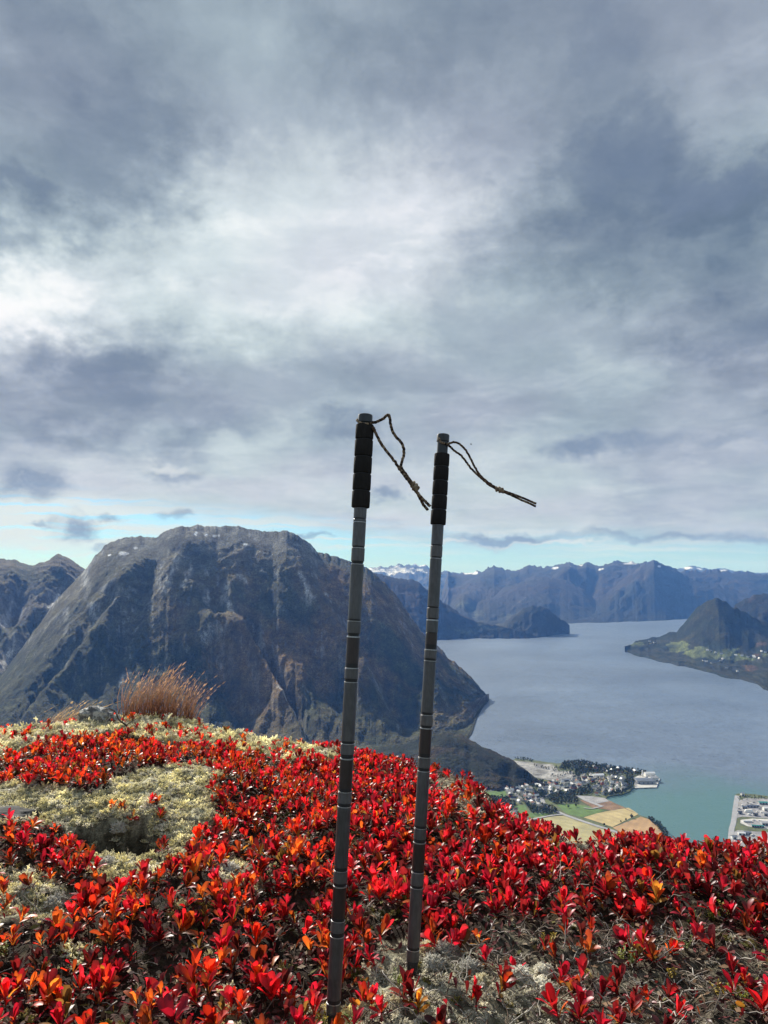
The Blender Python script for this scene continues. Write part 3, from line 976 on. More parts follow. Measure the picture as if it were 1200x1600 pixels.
M_MEADOW = mat_plain('rough_meadow', (0.085, 0.10, 0.045), ns=0.02)
M_GREEN = mat_plain('green_field', (0.085, 0.145, 0.040), ns=0.02, var=0.2)
M_TAN = mat_rows('stubble_field', (0.34, 0.27, 0.125), 0.6, 26)
M_TAN2 = mat_rows('pale_field', (0.28, 0.25, 0.12), 1.1, 30)
M_ORANGE = mat_rows('ploughed_field', (0.30, 0.185, 0.085), -0.5, 20)
M_MARSH = mat_plain('marsh', (0.17, 0.105, 0.06), ns=0.03)
M_QUARRY = mat_plain('gravel_pit', (0.21, 0.207, 0.20), ns=0.016, var=0.6)
M_ROAD = mat_plain('road_surface', (0.27, 0.27, 0.28), ns=0.05, var=0.12)
M_YARD = mat_plain('yard_surface', (0.24, 0.235, 0.24), ns=0.03, var=0.25)
M_QUAY = mat_plain('quay_concrete', (0.42, 0.41, 0.39), ns=0.05, var=0.15)

SHORE = [(796, 1190), (806, 1185), (818, 1186), (835, 1188), (850, 1190), (870, 1193), (885, 1191), (905, 1190), (925, 1194), (950, 1197), (985, 1203), (1012, 1206), (1024, 1210), (1030, 1217),
         (1026, 1230), (1008, 1231), (990, 1231), (984, 1236), (972, 1241), (950, 1244), (946, 1247), (960, 1255), (976, 1261), (996, 1272), (1015, 1279), (1030, 1288), (1040, 1300), (1048, 1325), (1060, 1450),
         (200, 1450), (200, 1262), (600, 1240), (720, 1230), (770, 1205)]
flat('land', SHORE, 0, M_MEADOW, 'flat green land with a village running out into the fjord', 'land', thick=6, amp=0.9)
flat('land', [(1148, 1244), (1151, 1240), (1162, 1240), (1180, 1241), (1202, 1244), (1330, 1252), (1360, 1470), (1128, 1470), (1137, 1314), (1141, 1290), (1145, 1262)], 0, M_MEADOW,
     'straight edged made ground with an industrial yard beside the fjord', 'land', thick=6, amp=0.25)
k = 0.35
flat('field', [(869, 1257), (897, 1256), (925, 1261), (954, 1264), (932, 1271), (910, 1277), (885, 1271)], k, M_GREEN, 'bright green field beside the main road', 'field', seed=2)
flat('field', [(804, 1259), (822, 1257), (825, 1270), (860, 1271), (845, 1277), (828, 1278), (812, 1276)], k, M_GREEN, 'green field behind the red plants at the hill edge', 'field', seed=3)
flat('field', [(757, 1239), (782, 1234), (791, 1237), (790, 1245), (765, 1246)], k, M_GREEN, 'small green meadow under the wooded mountain toe', 'field', seed=4)
flat('field', [(812, 1217), (847, 1220), (850, 1227), (822, 1229)], k, M_MEADOW, 'olive meadow below the gravel pit', 'field', seed=5)
flat('field', [(835, 1277), (885, 1274), (915, 1283), (960, 1297), (980, 1312), (960, 1345), (820, 1345), (800, 1300)], 2 * k, M_TAN2, 'pale yellow field in front of the main road', 'field', seed=6)
flat('field', [(912, 1277), (932, 1271), (955, 1266), (982, 1262), (998, 1272), (957, 1292)], 2 * k, M_TAN, 'pale straw coloured field between the road and the marsh', 'field', seed=7)
flat('field', [(957, 1293), (1001, 1276), (1025, 1284), (1032, 1294), (1036, 1312), (1040, 1345), (990, 1345), (985, 1310)], 2 * k, M_ORANGE, 'orange brown ploughed field by the shore trees', 'field', seed=8)
flat('field', [(932, 1249), (950, 1250), (972, 1260), (995, 1271), (975, 1263), (955, 1266), (925, 1262), (906, 1250)], 3 * k, M_MARSH, 'reddish brown marsh along the shore', 'marsh', seed=9)
flat('gravel_pit', [(802, 1188), (820, 1190), (832, 1191), (845, 1193), (862, 1194), (868, 1199), (872, 1205), (895, 1205), (899, 1211), (890, 1216), (857, 1219), (840, 1216), (832, 1212), (815, 1200)], 2 * k, M_QUARRY,
     'pale grey gravel pit at the water behind the village', 'gravel pit', seed=10, amp=1.2)
flat('yard', [(905, 1243), (925, 1244), (945, 1247), (952, 1252), (930, 1256), (915, 1250)], 4 * k, M_YARD, 'grey parking strip at the inner shore', 'yard', seed=11)
flat('quay', [(990, 1216), (1002, 1209), (1024, 1211), (1031, 1217), (1026, 1230), (992, 1231)], 2 * k, M_QUAY, 'pale concrete quay at the tip of the headland', 'quay', thick=5, amp=0)
strip('road', [(846, 1246), (850, 1255), (862, 1263), (880, 1272), (905, 1281), (935, 1291), (960, 1299), (985, 1312), (1000, 1330)], 13, 5 * k, M_ROAD, 'main road curving past the fields')
strip('road', [(800, 1238), (812, 1234), (824, 1243), (833, 1252)], 10, 5 * k, M_ROAD, 'village road through the inner houses')
strip('road', [(903, 1243), (915, 1250), (930, 1256), (942, 1260)], 13, 5 * k, M_ROAD, 'road beside the brown marsh')
strip('road', [(820, 1283), (845, 1277), (868, 1273), (880, 1272)], 8, 6 * k, M_ROAD, 'farm lane joining the main road')
strip('road', [(846, 1246), (870, 1236), (900, 1224), (930, 1217), (960, 1213)], 7, 5 * k, M_ROAD, 'village street along the white houses')
strip('road', [(958, 1220), (966, 1230), (970, 1238)], 8, 5 * k, M_ROAD, 'short street down to the inner shore')
strip('road', [(912, 1262), (925, 1263), (940, 1260)], 6, 6 * k, M_ROAD, 'pale track at the head of the green field')
# made ground with the yards
strip('road', [(1152, 1243), (1149, 1262), (1146, 1285), (1143, 1296), (1141, 1320)], 14, 2 * k, M_ROAD, 'shore road along the edge of the made ground')
flat('yard', [(1152, 1252), (1165, 1247), (1205, 1248), (1330, 1256), (1330, 1280), (1203, 1279), (1160, 1276), (1150, 1278)], k, M_YARD, 'grey industrial yard with sheds', 'yard', seed=14, amp=0.4)
flat('yard', [(1157, 1281), (1175, 1279), (1330, 1284), (1330, 1300), (1195, 1295), (1168, 1291), (1157, 1286)], k, M_QUAY, 'pale paved loop road ground in front of the sheds', 'yard', seed=15, amp=0.3)
flat('yard', [(1163, 1284), (1176, 1282), (1330, 1287), (1330, 1297), (1195, 1293), (1170, 1289)], 2 * k, M_YARD, 'grey loading ground inside the loop road', 'yard', seed=16, amp=0.3)
flat('yard', [(1143, 1302), (1152, 1297), (1180, 1299), (1330, 1310), (1330, 1380), (1138, 1380)], k, M_YARD, 'grey yard behind the red plants at the corner', 'yard', seed=17, amp=0.3)

# ------------------------------------------------------------------ buildings
WALLS = {'white': mat_plain('white_boards', (0.72, 0.71, 0.68), ns=0.2, var=0.08), 'grey': mat_plain('grey_boards', (0.34, 0.35, 0.36), ns=0.2, var=0.1),
         'red': mat_plain('red_boards', (0.26, 0.06, 0.045), ns=0.2, var=0.1), 'yellow': mat_plain('yellow_boards', (0.55, 0.42, 0.18), ns=0.2, var=0.1)}
ROOFS = {'dark': mat_plain('slate_roof', (0.06, 0.062, 0.068), 0.7, 0.3, 0.2), 'grey': mat_plain('grey_roof', (0.24, 0.25, 0.27), 0.6, 0.3, 0.15), 'pale': mat_plain('pale_roof', (0.60, 0.61, 0.62), 0.55, 0.2, 0.1),
         'tile': mat_plain('red_tile_roof', (0.20, 0.09, 0.06), 0.8, 0.3, 0.2), 'teal': mat_plain('teal_roof', (0.06, 0.26, 0.23), 0.5, 0.2, 0.1), 'blue': mat_plain('slate_blue_roof', (0.12, 0.14, 0.18), 0.5, 0.1, 0.12)}


def house_mesh(L, W, h, rh, wall, roof):
    v = [(-L, -W, -1), (L, -W, -1), (L, W, -1), (-L, W, -1), (-L, -W, h), (L, -W, h), (L, W, h), (-L, W, h), (-L, 0, h + rh), (L, 0, h + rh)]
    o = 0.06
    e = [(-L * (1 + o), -W * 1.18, h - rh * 0.18 + 0.25), (L * (1 + o), -W * 1.18, h - rh * 0.18 + 0.25), (L * (1 + o), 0, h + rh + 0.25), (-L * (1 + o), 0, h + rh + 0.25), (L * (1 + o), W * 1.18, h - rh * 0.18 + 0.25), (-L * (1 + o), W * 1.18, h - rh * 0.18 + 0.25)]
    v = np.array(v + e) * [0.5, 0.5, 1]
    q = [[0, 1, 5, 4], [1, 2, 6, 5], [2, 3, 7, 6], [3, 0, 4, 7], [10, 11, 12, 13], [13, 12, 14, 15]]
    t = [[4, 8, 7], [5, 6, 9]]
    return mesh_np('house', v, [np.array(q), np.array(t)], [WALLS[wall], ROOFS[roof]], smooth=False, midx=[0, 0, 0, 0, 1, 1, 0, 0])


KINDS = [('white', 'dark'), ('white', 'grey'), ('white', 'tile'), ('grey', 'dark'), ('red', 'dark'), ('yellow', 'dark'), ('white', 'pale')]
RNAME = {'dark': 'dark', 'grey': 'grey', 'tile': 'red tiled', 'pale': 'pale', 'teal': 'teal', 'blue': 'slate blue'}
POOL = {(kd, s): house_mesh(*d, *kd) for kd in KINDS for s, d in (('small', (11, 8.5, 5, 3.2)), ('long', (17, 9, 5.5, 3.4)))}


def sample_poly(poly, n, mind, rs):
    """n spots in a pixel polygon, at least mind metres apart on the ground."""
    p = np.array(poly, float)
    lo, hi = p.min(0), p.max(0)
    out = []
    for _ in range(n * 60):
        x, y = rs.uniform(lo[0], hi[0]), rs.uniform(lo[1], hi[1])
        if not inside(np.array([x]), np.array([y]), poly)[0]:
            continue
        wx, wy = on_plane(x, y, LAND)
        if all((wx - a) ** 2 + (wy - b) ** 2 > mind ** 2 for a, b in out):
            out.append((float(wx), float(wy)))
        if len(out) >= n:
            break
    return out


rs = np.random.default_rng(5)
HOUSE_AT, HOUSES = [], []
for poly, n, mind, where, ori in [
        ([(790, 1227), (803, 1222), (822, 1224), (834, 1236), (842, 1250), (830, 1256), (808, 1254), (794, 1246)], 52, 17, 'in the inner cluster', 0.4),
        ([(838, 1229), (860, 1222), (890, 1217), (915, 1212), (936, 1211), (942, 1217), (915, 1226), (890, 1238), (858, 1240), (842, 1238)], 78, 17, 'in the middle row', 0.25),
        ([(927, 1230), (940, 1220), (960, 1213), (976, 1214), (978, 1233), (958, 1240), (932, 1243)], 56, 17, 'by the inner shore', -0.2),
        ([(912, 1199), (930, 1198), (976, 1203), (1005, 1208), (975, 1212), (930, 1206)], 12, 30, 'among headland trees', 0.1),
        ([(832, 1254), (846, 1256), (846, 1262), (832, 1260)], 6, 16, 'on the farm', 0.5),
        ([(800, 1268), (806, 1266), (812, 1271), (802, 1273)], 4, 16, 'above the red plants', 0.2)]:
    for x, y in sample_poly(poly, n, mind, rs):
        kd = KINDS[rs.choice(len(KINDS), p=[.30, .20, .12, .12, .07, .05, .14])]
        sz = 'small' if rs.random() < 0.72 else 'long'
        o = link('house', POOL[(kd, sz)], loc=(x, y, LAND + 0.6))
        o.rotation_euler = (0, 0, ori + rs.choice([0, math.pi / 2]) + rs.normal(0, 0.2))
        o.scale = (1, 1, rs.uniform(0.85, 1.25))
        tag(o, None, 'house', 'houses of the village by the fjord')
        HOUSES.append((sz, kd, where, x, y, o))
        HOUSE_AT.append((x, y))

PIT = on_plane(865, 1208, LAND)
_seen = {}
for sz, kd, where, x, y, o in sorted(HOUSES, key=lambda h: math.hypot(h[3] - PIT[0], h[4] - PIT[1])):
    r = _seen[(sz, kd, where)] = _seen.get((sz, kd, where), -1) + 1
    nth = 'nearest' if r == 0 else NTH[r - 1] + ' nearest'
    o['label'] = f'{sz} {kd[0]} house, {RNAME[kd[1]]} roof, {where}, {nth} to gravel pit'


def shed(px, py, L, W, h, rh, wall, roof, rz, label, name='warehouse', n_doors=0, dz=0.9):
    x, y = on_plane(px, py, LAND + dz)
    t = empty(name, (float(x), float(y), LAND + dz), rz)
    tag(t, label, 'warehouse' if name == 'warehouse' else name.replace('_', ' '))
    b = MB()
    b.box((0, 0, h / 2), (L, W, h))
    for s in (-1, 1):                                     # gable ends
        b.add([(s * L / 2, -W / 2, h), (s * L / 2, W / 2, h), (s * L / 2, 0, h + rh)], [[0, 1, 2]])
    link('wall', b.mesh('wall', WALLS[wall], False), t)
    r = MB()
    for s in (-1, 1):
        a = np.array([(-L / 2 - .6, s * (W / 2 + .8), h - .25), (L / 2 + .6, s * (W / 2 + .8), h - .25), (L / 2 + .6, 0, h + rh + .35), (-L / 2 - .6, 0, h + rh + .35)])
        r.add(np.vstack([a, a + [0, 0, .3]]), [[0, 1, 2, 3], [4, 5, 6, 7], [0, 1, 5, 4], [1, 2, 6, 5], [3, 0, 4, 7]])
    link('roof', r.mesh('roof', ROOFS[roof], False), t)
    for i in range(n_doors):
        d = MB()
        d.box(((i + 0.5) / n_doors * L - L / 2, -W / 2 - 0.06, 2.2), (4, 0.12, 4.4))
        link('door', d.mesh('door', ROOFS['dark'], False), t)
    return t


shed(1006, 1222, 58, 40, 9, 2.5, 'grey', 'blue', 0.0, 'big slate blue quay hall on the pale quay', n_doors=4, dz=1.2)
shed(1021, 1219, 26, 24, 10, 2.5, 'white', 'grey', 0.15, 'white hall with a grey roof at the outer end of the quay', n_doors=2, dz=1.2)
shed(1015, 1213, 34, 18, 12, 3, 'white', 'pale', 0.1, 'tall white store between the quay hall and the water', n_doors=2, dz=1.2)
shed(934, 1214, 40, 18, 8, 3, 'white', 'pale', 0.2, 'large white hall in the middle of the village', n_doors=3)
shed(884, 1222, 34, 15, 7, 3, 'white', 'grey', 0.3, 'long white hall at the start of the middle row', n_doors=2)
shed(843, 1228, 30, 13, 6, 2, 'grey', 'pale', -0.1, 'pale roofed barn beside the olive meadow', n_doors=2)
shed(1192, 1256, 26, 11, 5, 2, 'grey', 'teal', -0.05, 'teal roofed shed in the industrial yard', n_doors=3, dz=.6)
shed(1198, 1266, 20, 12, 8, 1.5, 'white', 'pale', -0.05, 'bright white box shaped hall at the edge of the yard', n_doors=2, dz=.6)
shed(1199, 1274, 22, 10, 6, 1.5, 'grey', 'grey', -0.05, 'low grey shed next to the bright white hall', n_doors=2, dz=.6)
shed(1176, 1261, 36, 9, 5, 1.5, 'grey', 'blue', -0.08, 'long dark roofed shed behind the white tents', n_doors=4, dz=.6)
shed(1163, 1263, 14, 10, 5, 2, 'grey', 'blue', -0.1, 'small blue grey shed by the shore road corner', n_doors=2, dz=.6)
shed(1156, 1271, 12, 9, 5, 2, 'grey', 'dark', -0.1, 'dark shed against the shore road', n_doors=1, dz=.6)
shed(1180, 1274, 14, 9, 5, 1.5, 'grey', 'dark', -0.1, 'dark shed behind the smaller white tent', n_doors=1, dz=.6)
shed(1168, 1284, 24, 5, 3, .6, 'white', 'pale', -0.1, 'row of pale containers on the loading ground', n_doors=0, dz=1.0)
shed(1184, 1292, 32, 6, 4, 1, 'grey', 'teal', -0.18, 'long low blue green shed along the loop road', n_doors=5, dz=1.0)
shed(1196, 1288, 24, 18, 6, 1, 'grey', 'grey', -0.1, 'wide flat grey hall on the loading ground', n_doors=3, dz=1.0)
shed(1159, 1304, 18, 10, 5, 1.5, 'white', 'pale', -0.2, 'white shed in the corner yard above the red plants', n_doors=2, dz=.6)
shed(1147, 1310, 14, 9, 6, 2, 'white', 'grey', 0.1, 'white house by the shore road above the red plants', n_doors=1, dz=.6)
shed(1168, 1303, 18, 12, 5, 1.5, 'grey', 'blue', -0.2, 'slate roofed shed in the corner yard', n_doors=2, dz=.6)
shed(1160, 1243, 9, 8, 7, 3, 'white', 'pale', 0.2, 'white house at the outer corner of the made ground', n_doors=1, dz=.6)
CONT = []
for px, py, L, kd in [(1168, 1255, 6, 'grey'), (1173, 1256, 5, 'white'), (1178, 1254, 7, 'grey'), (1171, 1259, 6, 'white'), (1184, 1259, 6, 'white'), (1166, 1259, 5, 'grey'), (1186, 1264, 6, 'grey'), (1183, 1269, 5, 'white'),
                      (1160, 1259, 6, 'white'), (1155, 1264, 7, 'grey'), (1194, 1262, 6, 'grey'), (1190, 1270, 6, 'white'), (1188, 1283, 9, 'white'), (1178, 1282, 8, 'white'), (1175, 1306, 7, 'white'), (1153, 1312, 6, 'white'), (1165, 1309, 7, 'grey')]:
    x, y = on_plane(px, py, LAND + .6)
    b = MB()
    b.box((0, 0, 1.4), (L, 2.6, 2.8))
    for q in np.linspace(-L / 2 + .3, L / 2 - .3, max(3, int(L * 1.2))):
        b.box((q, -1.34, 1.4), (.14, .08, 2.6))
        b.box((q, 1.34, 1.4), (.14, .08, 2.6))
    o = link('container', b.mesh('container', WALLS[kd], False), loc=(float(x), float(y), LAND + 1.2))
    o.rotation_euler = (0, 0, rs.normal(0, .3))
    tag(o, None, 'container', 'containers in the yards')
    CONT.append((math.hypot(px - 1170, 2 * (py - 1269)), f'{kd} cargo container in the industrial yard', o))


_cnt = {}
for _, lb, o in sorted(CONT, key=lambda f: f[0]):
    r = _cnt[lb] = _cnt.get(lb, -1) + 1
    o['label'] = f"{lb}, {'nearest' if r == 0 else NTH[r - 1] + ' nearest'} such to the large white tent"


def dome(px, py, L, W, h, label):
    x, y = on_plane(px, py, LAND + .6)
    b = MB()
    u = np.linspace(0, math.pi, 13)
    X, U = np.meshgrid(np.linspace(-1, 1, 11), u, indexing='ij')
    f = np.sqrt(np.clip(1 - (np.abs(X)) ** 6, 0, 1)) * 0.75 + 0.25
    P = np.stack([X * L / 2, np.cos(U) * W / 2 * f, np.sin(U) * h * f], -1)
    b.add(P, grid_faces(11, 13))
    for s in (0, -1):
        ring = P[s]
        b.add(np.vstack([ring, ring.mean(0)]), [[i, i + 1, 13] for i in range(12)])
    o = link('storage_tent', b.mesh('storage_tent', WALLS['white']), loc=(float(x), float(y), LAND + .9))
    o.rotation_euler = (0, 0, -0.15)
    tag(o, label, 'tent')


dome(1170, 1269, 24, 13, 8, 'large rounded white storage tent in the industrial yard')
dome(1171, 1273.5, 9, 8, 5, 'smaller white storage tent in front of the large one')
# the slim silo on the quay
x, y = on_plane(1004, 1213, LAND + 1)
b = MB()
b.tube([(0, 0, 0), (0, 0, 20), (0, 0, 20.1), (0, 0, 22)], [2.4, 2.4, 2.2, 0.6], 12)
tag(link('silo', b.mesh('silo', WALLS['white']), loc=(float(x), float(y), LAND + 1)), 'slim pale silo standing behind the quay hall', 'silo')

# farm houses on the headland and across the fjord
HP, HPX, HPY = HEAD['P'], HEAD['PX'], HEAD['PY']


def on_head(px, py):
    i = np.argmin((HPX - px) ** 2 + ((HPY - py) * 2) ** 2 + np.where(HEAD['S'] > 1, 1e6, 0))
    return HP.reshape(-1, 3)[i]


FARMS = []
for px, py in [(1015, 1004), (1016, 1008), (1023, 1006), (1105, 1018), (1111, 1018), (1118, 1019), (1127, 1021), (1129, 1030), (1126, 1032), (1150, 1024), (1160, 1025), (1169, 1026), (1178, 1025), (1179, 1027), (1104, 1037),
               (1112, 1038), (1115, 1039), (1136, 1047), (1152, 1049), (1100, 1036), (1190, 1020), (1196, 1021), (1187, 1031)]:
    p = on_head(px, py)
    kd = KINDS[rs.choice([0, 1, 6])]
    o = link('farmhouse', POOL[(kd, 'long')], loc=tuple(p))
    o.rotation_euler = (0, 0, rs.uniform(0, 3))
    o.scale = (1.25, 1.25, 1.3)
    tag(o, None, 'house', 'farmhouses on the headland')
    FARMS.append((px, f'tiny white farmhouse, {RNAME[kd[1]]} roof, on the headland', 'from its tip', o))
for _ in range(26):
    px, py = rs.choice([725, 745, 765, 790, 705]) + rs.normal(0, 9), rs.uniform(985, 991)
    x, y = on_plane(px, py, WATER + 12)
    kd = KINDS[rs.choice([0, 1, 6])]
    o = link('farmhouse', POOL[(kd, 'long')], loc=(float(x), float(y), WATER + 10))
    o.rotation_euler = (0, 0, rs.uniform(0, 3))
    o.scale = (1.6, 1.6, 1.8)
    tag(o, None, 'house', 'farmhouses on the far shore')
    FARMS.append((px, f'speck sized farmhouse, {RNAME[kd[1]]} roof, on the far shore', 'from the poles', o))

_cnt = {}
for px, lb, ref, o in sorted(FARMS, key=lambda f: f[0]):
    r = _cnt[lb] = _cnt.get(lb, -1) + 1
    o['label'] = f"{lb}, {_T[1] if r == 0 else NTH[r - 1]} such {ref}"

# ------------------------------------------------------------------ trees of the flat land
M_TREE, g, b = material('tree_leaves')
at = g.node('ShaderNodeVertexColor', layer_name='Col').outputs[0]
g.put(b.inputs['Base Color'], at)
b.inputs['Roughness'].default_value = 0.9
b.inputs['Specular IOR Level'].default_value = 0.1
M_BARK = mat_plain('bark', (0.08, 0.065, 0.05), 0.9, 3.0, 0.3)


def crown_shape(rs, h, wd, n):
    """Leaf clumps as small tilted faces scattered through an egg shaped volume."""
    u = rs.normal(size=(n, 3))
    u /= np.linalg.norm(u, axis=1)[:, None]
    rad = rs.uniform(0.45, 1.0, n) ** 0.6
    c = u * rad[:, None] * [wd / 2, wd / 2, h * 0.42] + [0, 0, h * 0.56]
    a = rs.normal(size=(n, 3))
    a /= np.linalg.norm(a, axis=1)[:, None]
    bb = np.cross(a, u)
    bb /= np.linalg.norm(bb, axis=1)[:, None] + 1e-9
    s = wd * rs.uniform(0.14, 0.26, n)[:, None]
    v = np.stack([c + a * s, c - 0.6 * a * s + bb * s, c - 0.6 * a * s - bb * s], 1).reshape(-1, 3)
    return v, np.arange(3 * n).reshape(-1, 3)


TREE_COL = np.array([(0.030, 0.045, 0.018), (0.040, 0.055, 0.020), (0.055, 0.060, 0.022), (0.024, 0.038, 0.018), (0.085, 0.065, 0.025), (0.10, 0.06, 0.025)])


def wood(poly, n, mind, label, hmin=7, hmax=13):
    mb = MB()
    for x, y in sample_poly(poly, n, mind, rs):
        if any((x - a) ** 2 + (y - c) ** 2 < 90 for a, c in HOUSE_AT):
            continue
        h = rs.uniform(hmin, hmax)
        v, f = crown_shape(rs, h, h * rs.uniform(0.6, 0.9), 34)
        c = TREE_COL[rs.choice(6, p=[.26, .24, .17, .2, .08, .05])] * rs.uniform(0.8, 1.2)
        cc = np.repeat(c[None] * rs.uniform(0.7, 1.35, (34, 1)), 3, 0)
        mb.add(v + [x, y, LAND + 0.5], f, cc)
        mb.tube([(x, y, LAND), (x, y, LAND + h * 0.5)], [0.35, 0.15], 4, (0.07, 0.06, 0.05))
    o = link('woodland', mb.mesh('woodland', M_TREE, False))
    tag(o, label, 'woodland', kind='stuff')


wood([(872, 1202), (884, 1191), (905, 1190), (926, 1194), (985, 1203), (1012, 1207), (1000, 1212), (962, 1211), (935, 1208), (912, 1209), (900, 1214), (898, 1205)], 330, 7.5, 'dark wood on the headland between the gravel pit and the quay')
wood([(858, 1243), (880, 1240), (905, 1236), (920, 1228), (928, 1240), (900, 1244), (905, 1254), (868, 1257), (856, 1250)], 210, 8, 'wood between the village rows and the green field')
wood([(820, 1256), (848, 1258), (866, 1264), (873, 1268), (862, 1273), (832, 1272)], 80, 8, 'dark copse beside the farm and the main road')
wood([(748, 1246), (790, 1247), (806, 1258), (800, 1268), (770, 1266)], 120, 8, 'dark trees behind the edge of the red hilltop')
wood([(1016, 1280), (1030, 1287), (1040, 1299), (1048, 1322), (1040, 1318), (1028, 1294), (1012, 1281)], 70, 7, 'row of trees along the shore below the ploughed field')
wood([(980, 1213), (992, 1217), (990, 1230), (976, 1240), (945, 1245), (944, 1240), (972, 1234)], 90, 8, 'trees along the inner shore of the village')
wood([(836, 1237), (856, 1241), (850, 1248), (836, 1247)], 45, 8, 'trees between the inner houses and the middle row')
wood([(795, 1226), (830, 1222), (842, 1248), (800, 1254)], 90, 10, 'garden trees among the inner houses', 5, 8)
wood([(850, 1226), (940, 1210), (975, 1214), (975, 1236), (900, 1238), (850, 1238)], 190, 10, 'garden trees among the village rows', 5, 8)
wood([(1152, 1243), (1163, 1243), (1200, 1246), (1200, 1250), (1165, 1250), (1153, 1252)], 36, 6, 'bushes at the outer edge of the made ground', 3, 6)
wood([(830, 1196), (872, 1199), (874, 1206), (900, 1207), (896, 1213), (862, 1216), (858, 1212), (880, 1210), (850, 1202)], 40, 9, 'scattered trees round the gravel pit', 4, 9)
wood([(806, 1216), (850, 1222), (842, 1232), (800, 1226)], 60, 10, 'trees on the olive meadow below the wooded hill')
wood([(804, 1184), (826, 1186), (836, 1189), (830, 1191), (806, 1187)], 26, 6, 'trees on the spit behind the gravel pit', 5, 9)


def lone_tree(px, py, h, label):
    x, y = on_plane(px, py, LAND + .8)
    t = empty('tree', (float(x), float(y), LAND + .7))
    tag(t, label, 'tree', 'single trees on the fields')
    mb = MB()
    mb.tube([(0, 0, 0), (0.1, 0, h * .3), (0, 0.1, h * .7)], [.35, .25, .1], 5, (0.07, 0.06, 0.05))
    link('trunk', mb.mesh('trunk', M_BARK), t)
    v, f = crown_shape(rs, h, h * .8, 50)
    mb = MB()
    mb.add(v, f, TREE_COL[rs.choice(4)])
    link('crown', mb.mesh('crown', M_TREE, False), t)


for px, py, h, lb in [(987, 1278, 11, 'largest tree on the hedge line between the pale and ploughed fields'), (944, 1290, 8, 'small tree at the roadside end of the hedge line'), (978, 1282, 7, 'small tree beside the largest hedge line tree'),
                      (970, 1285, 6, 'bush in the middle of the hedge line'), (900, 1260, 9, 'lone tree at the back of the bright green field'), (1020, 1283, 8, 'first tree of the shore row beside the ploughed field'), (888, 1262, 8, 'lone tree by the edge of the wood and the green field')]:
    lone_tree(px, py, h, lb)

# ------------------------------------------------------------------ the hilltop
CREST = [(-700, 1150, 4.6), (-300, 1148, 4.4), (0, 1145, 4.2), (50, 1142, 4.3), (100, 1137, 4.4), (180, 1130, 4.5), (240, 1124, 4.5), (300, 1132, 4.4), (340, 1147, 4.2), (400, 1162, 4.0), (450, 1170, 3.9), (530, 1181, 3.7), (600, 1203, 3.5),
         (640, 1208, 3.4), (700, 1222, 3.2), (740, 1242, 3.0), (780, 1292, 2.70), (810, 1320, 2.56), (850, 1336, 2.45), (900, 1345, 2.40), (1000, 1346, 2.36), (1100, 1352, 2.36), (1200, 1352, 2.40), (1400, 1350, 2.5), (1900, 1300, 2.8)]
_ca = np.array([azel(p[0], p[1])[0] for p in CREST])
_cd = np.array([p[2] for p in CREST])
_cz = np.array([CAMZ + p[2] * math.tan(azel(p[0], p[1])[1]) for p in CREST])
HOLE = on_plane(182, 1308, 0.0)
HOLE2 = on_plane(415, 1400, 0.0)
# where the poles stand
def ray_at_y(px, py, yy):
    x, y, z = ray(px, py)
    t = yy / y
    return np.array([float(x * t), yy, CAMZ + float(z * t)])


POLE_A = (ray_at_y(520.0, 1591, 1.475), ray_at_y(571.0, 649, 1.535))
POLE_B = (ray_at_y(643.5, 1521, 1.615), ray_at_y(692.5, 680, 1.70))
POLE_FEET = [(POLE_A[0][0], POLE_A[0][1]), (POLE_B[0][0], POLE_B[0][1])]

MOUNDS = [(*on_plane(225, 1225, 0), 0.32, 0.055), (*on_plane(60, 1255, 0), 0.3, 0.035), (*on_plane(430, 1250, 0), 0.35, 0.03), (*on_plane(690, 1260, 0), 0.35, 0.06), (*on_plane(640, 1330, 0), 0.2, 0.02), (*on_plane(170, 1265, 0), 0.14, 0.035),
          (*on_plane(300, 1420, 0), 0.16, 0.03), (*on_plane(900, 1370, 0), 0.25, 0.03)]


def ground_z(x, y):
    x, y = np.asarray(x, float), np.asarray(y, float)
    a = np.arctan2(x, y)
    D = np.hypot(x, y)
    cd = np.interp(a, _ca, _cd) * (1 + 0.03 * perlin(a * 9, a * 0, 3))
    cz = np.interp(a, _ca, _cz)
    t = np.clip((D - 1.4) / (cd - 1.4), 0, 1)
    z = cz * sstep(t, 0, 1)
    nearcrest = 1 - 0.75 * sstep(t, 0.75, 1.0)
    z = z + nearcrest * (0.032 * fbm(x * 2.2, y * 2.2, 7, 3) + 0.012 * fbm(x * 8, y * 8, 8, 3)) + 0.008 * fbm(x * 22, y * 22, 9, 3)
    for mx, my, r, h in MOUNDS:
        z = z + h * np.exp(-((x - mx) ** 2 + (y - my) ** 2) / r ** 2)
    lz = (D > 2.0) & (a < -0.2)
    z = z + np.where(lz, 0.012 * ridged(x * 5, y * 5, 19, 3), 0)
    for (hx, hy), r, h in ((HOLE, 0.10, 0.15), (HOLE2, 0.10, 0.04), (POLE_FEET[0], 0.03, 0.018), (POLE_FEET[1], 0.03, 0.018)):
        q = ((x - hx) / 1.5) ** 2 + (y - hy) ** 2
        z = z - h * np.exp(-(q / r ** 2) ** 1.6)
    d = np.maximum(D - cd, 0)
    drop = 0.78 * (np.sqrt(d * d + 0.4 ** 2) - 0.4)
    return np.where(D > 6, np.maximum(z - drop, WATER - 5), z - drop) + np.where(D > 8, 0.05 * d * perlin(x / 60, y / 60, 12), 0)


def gproj(x, y):
    return project(x, y, ground_z(x, y))


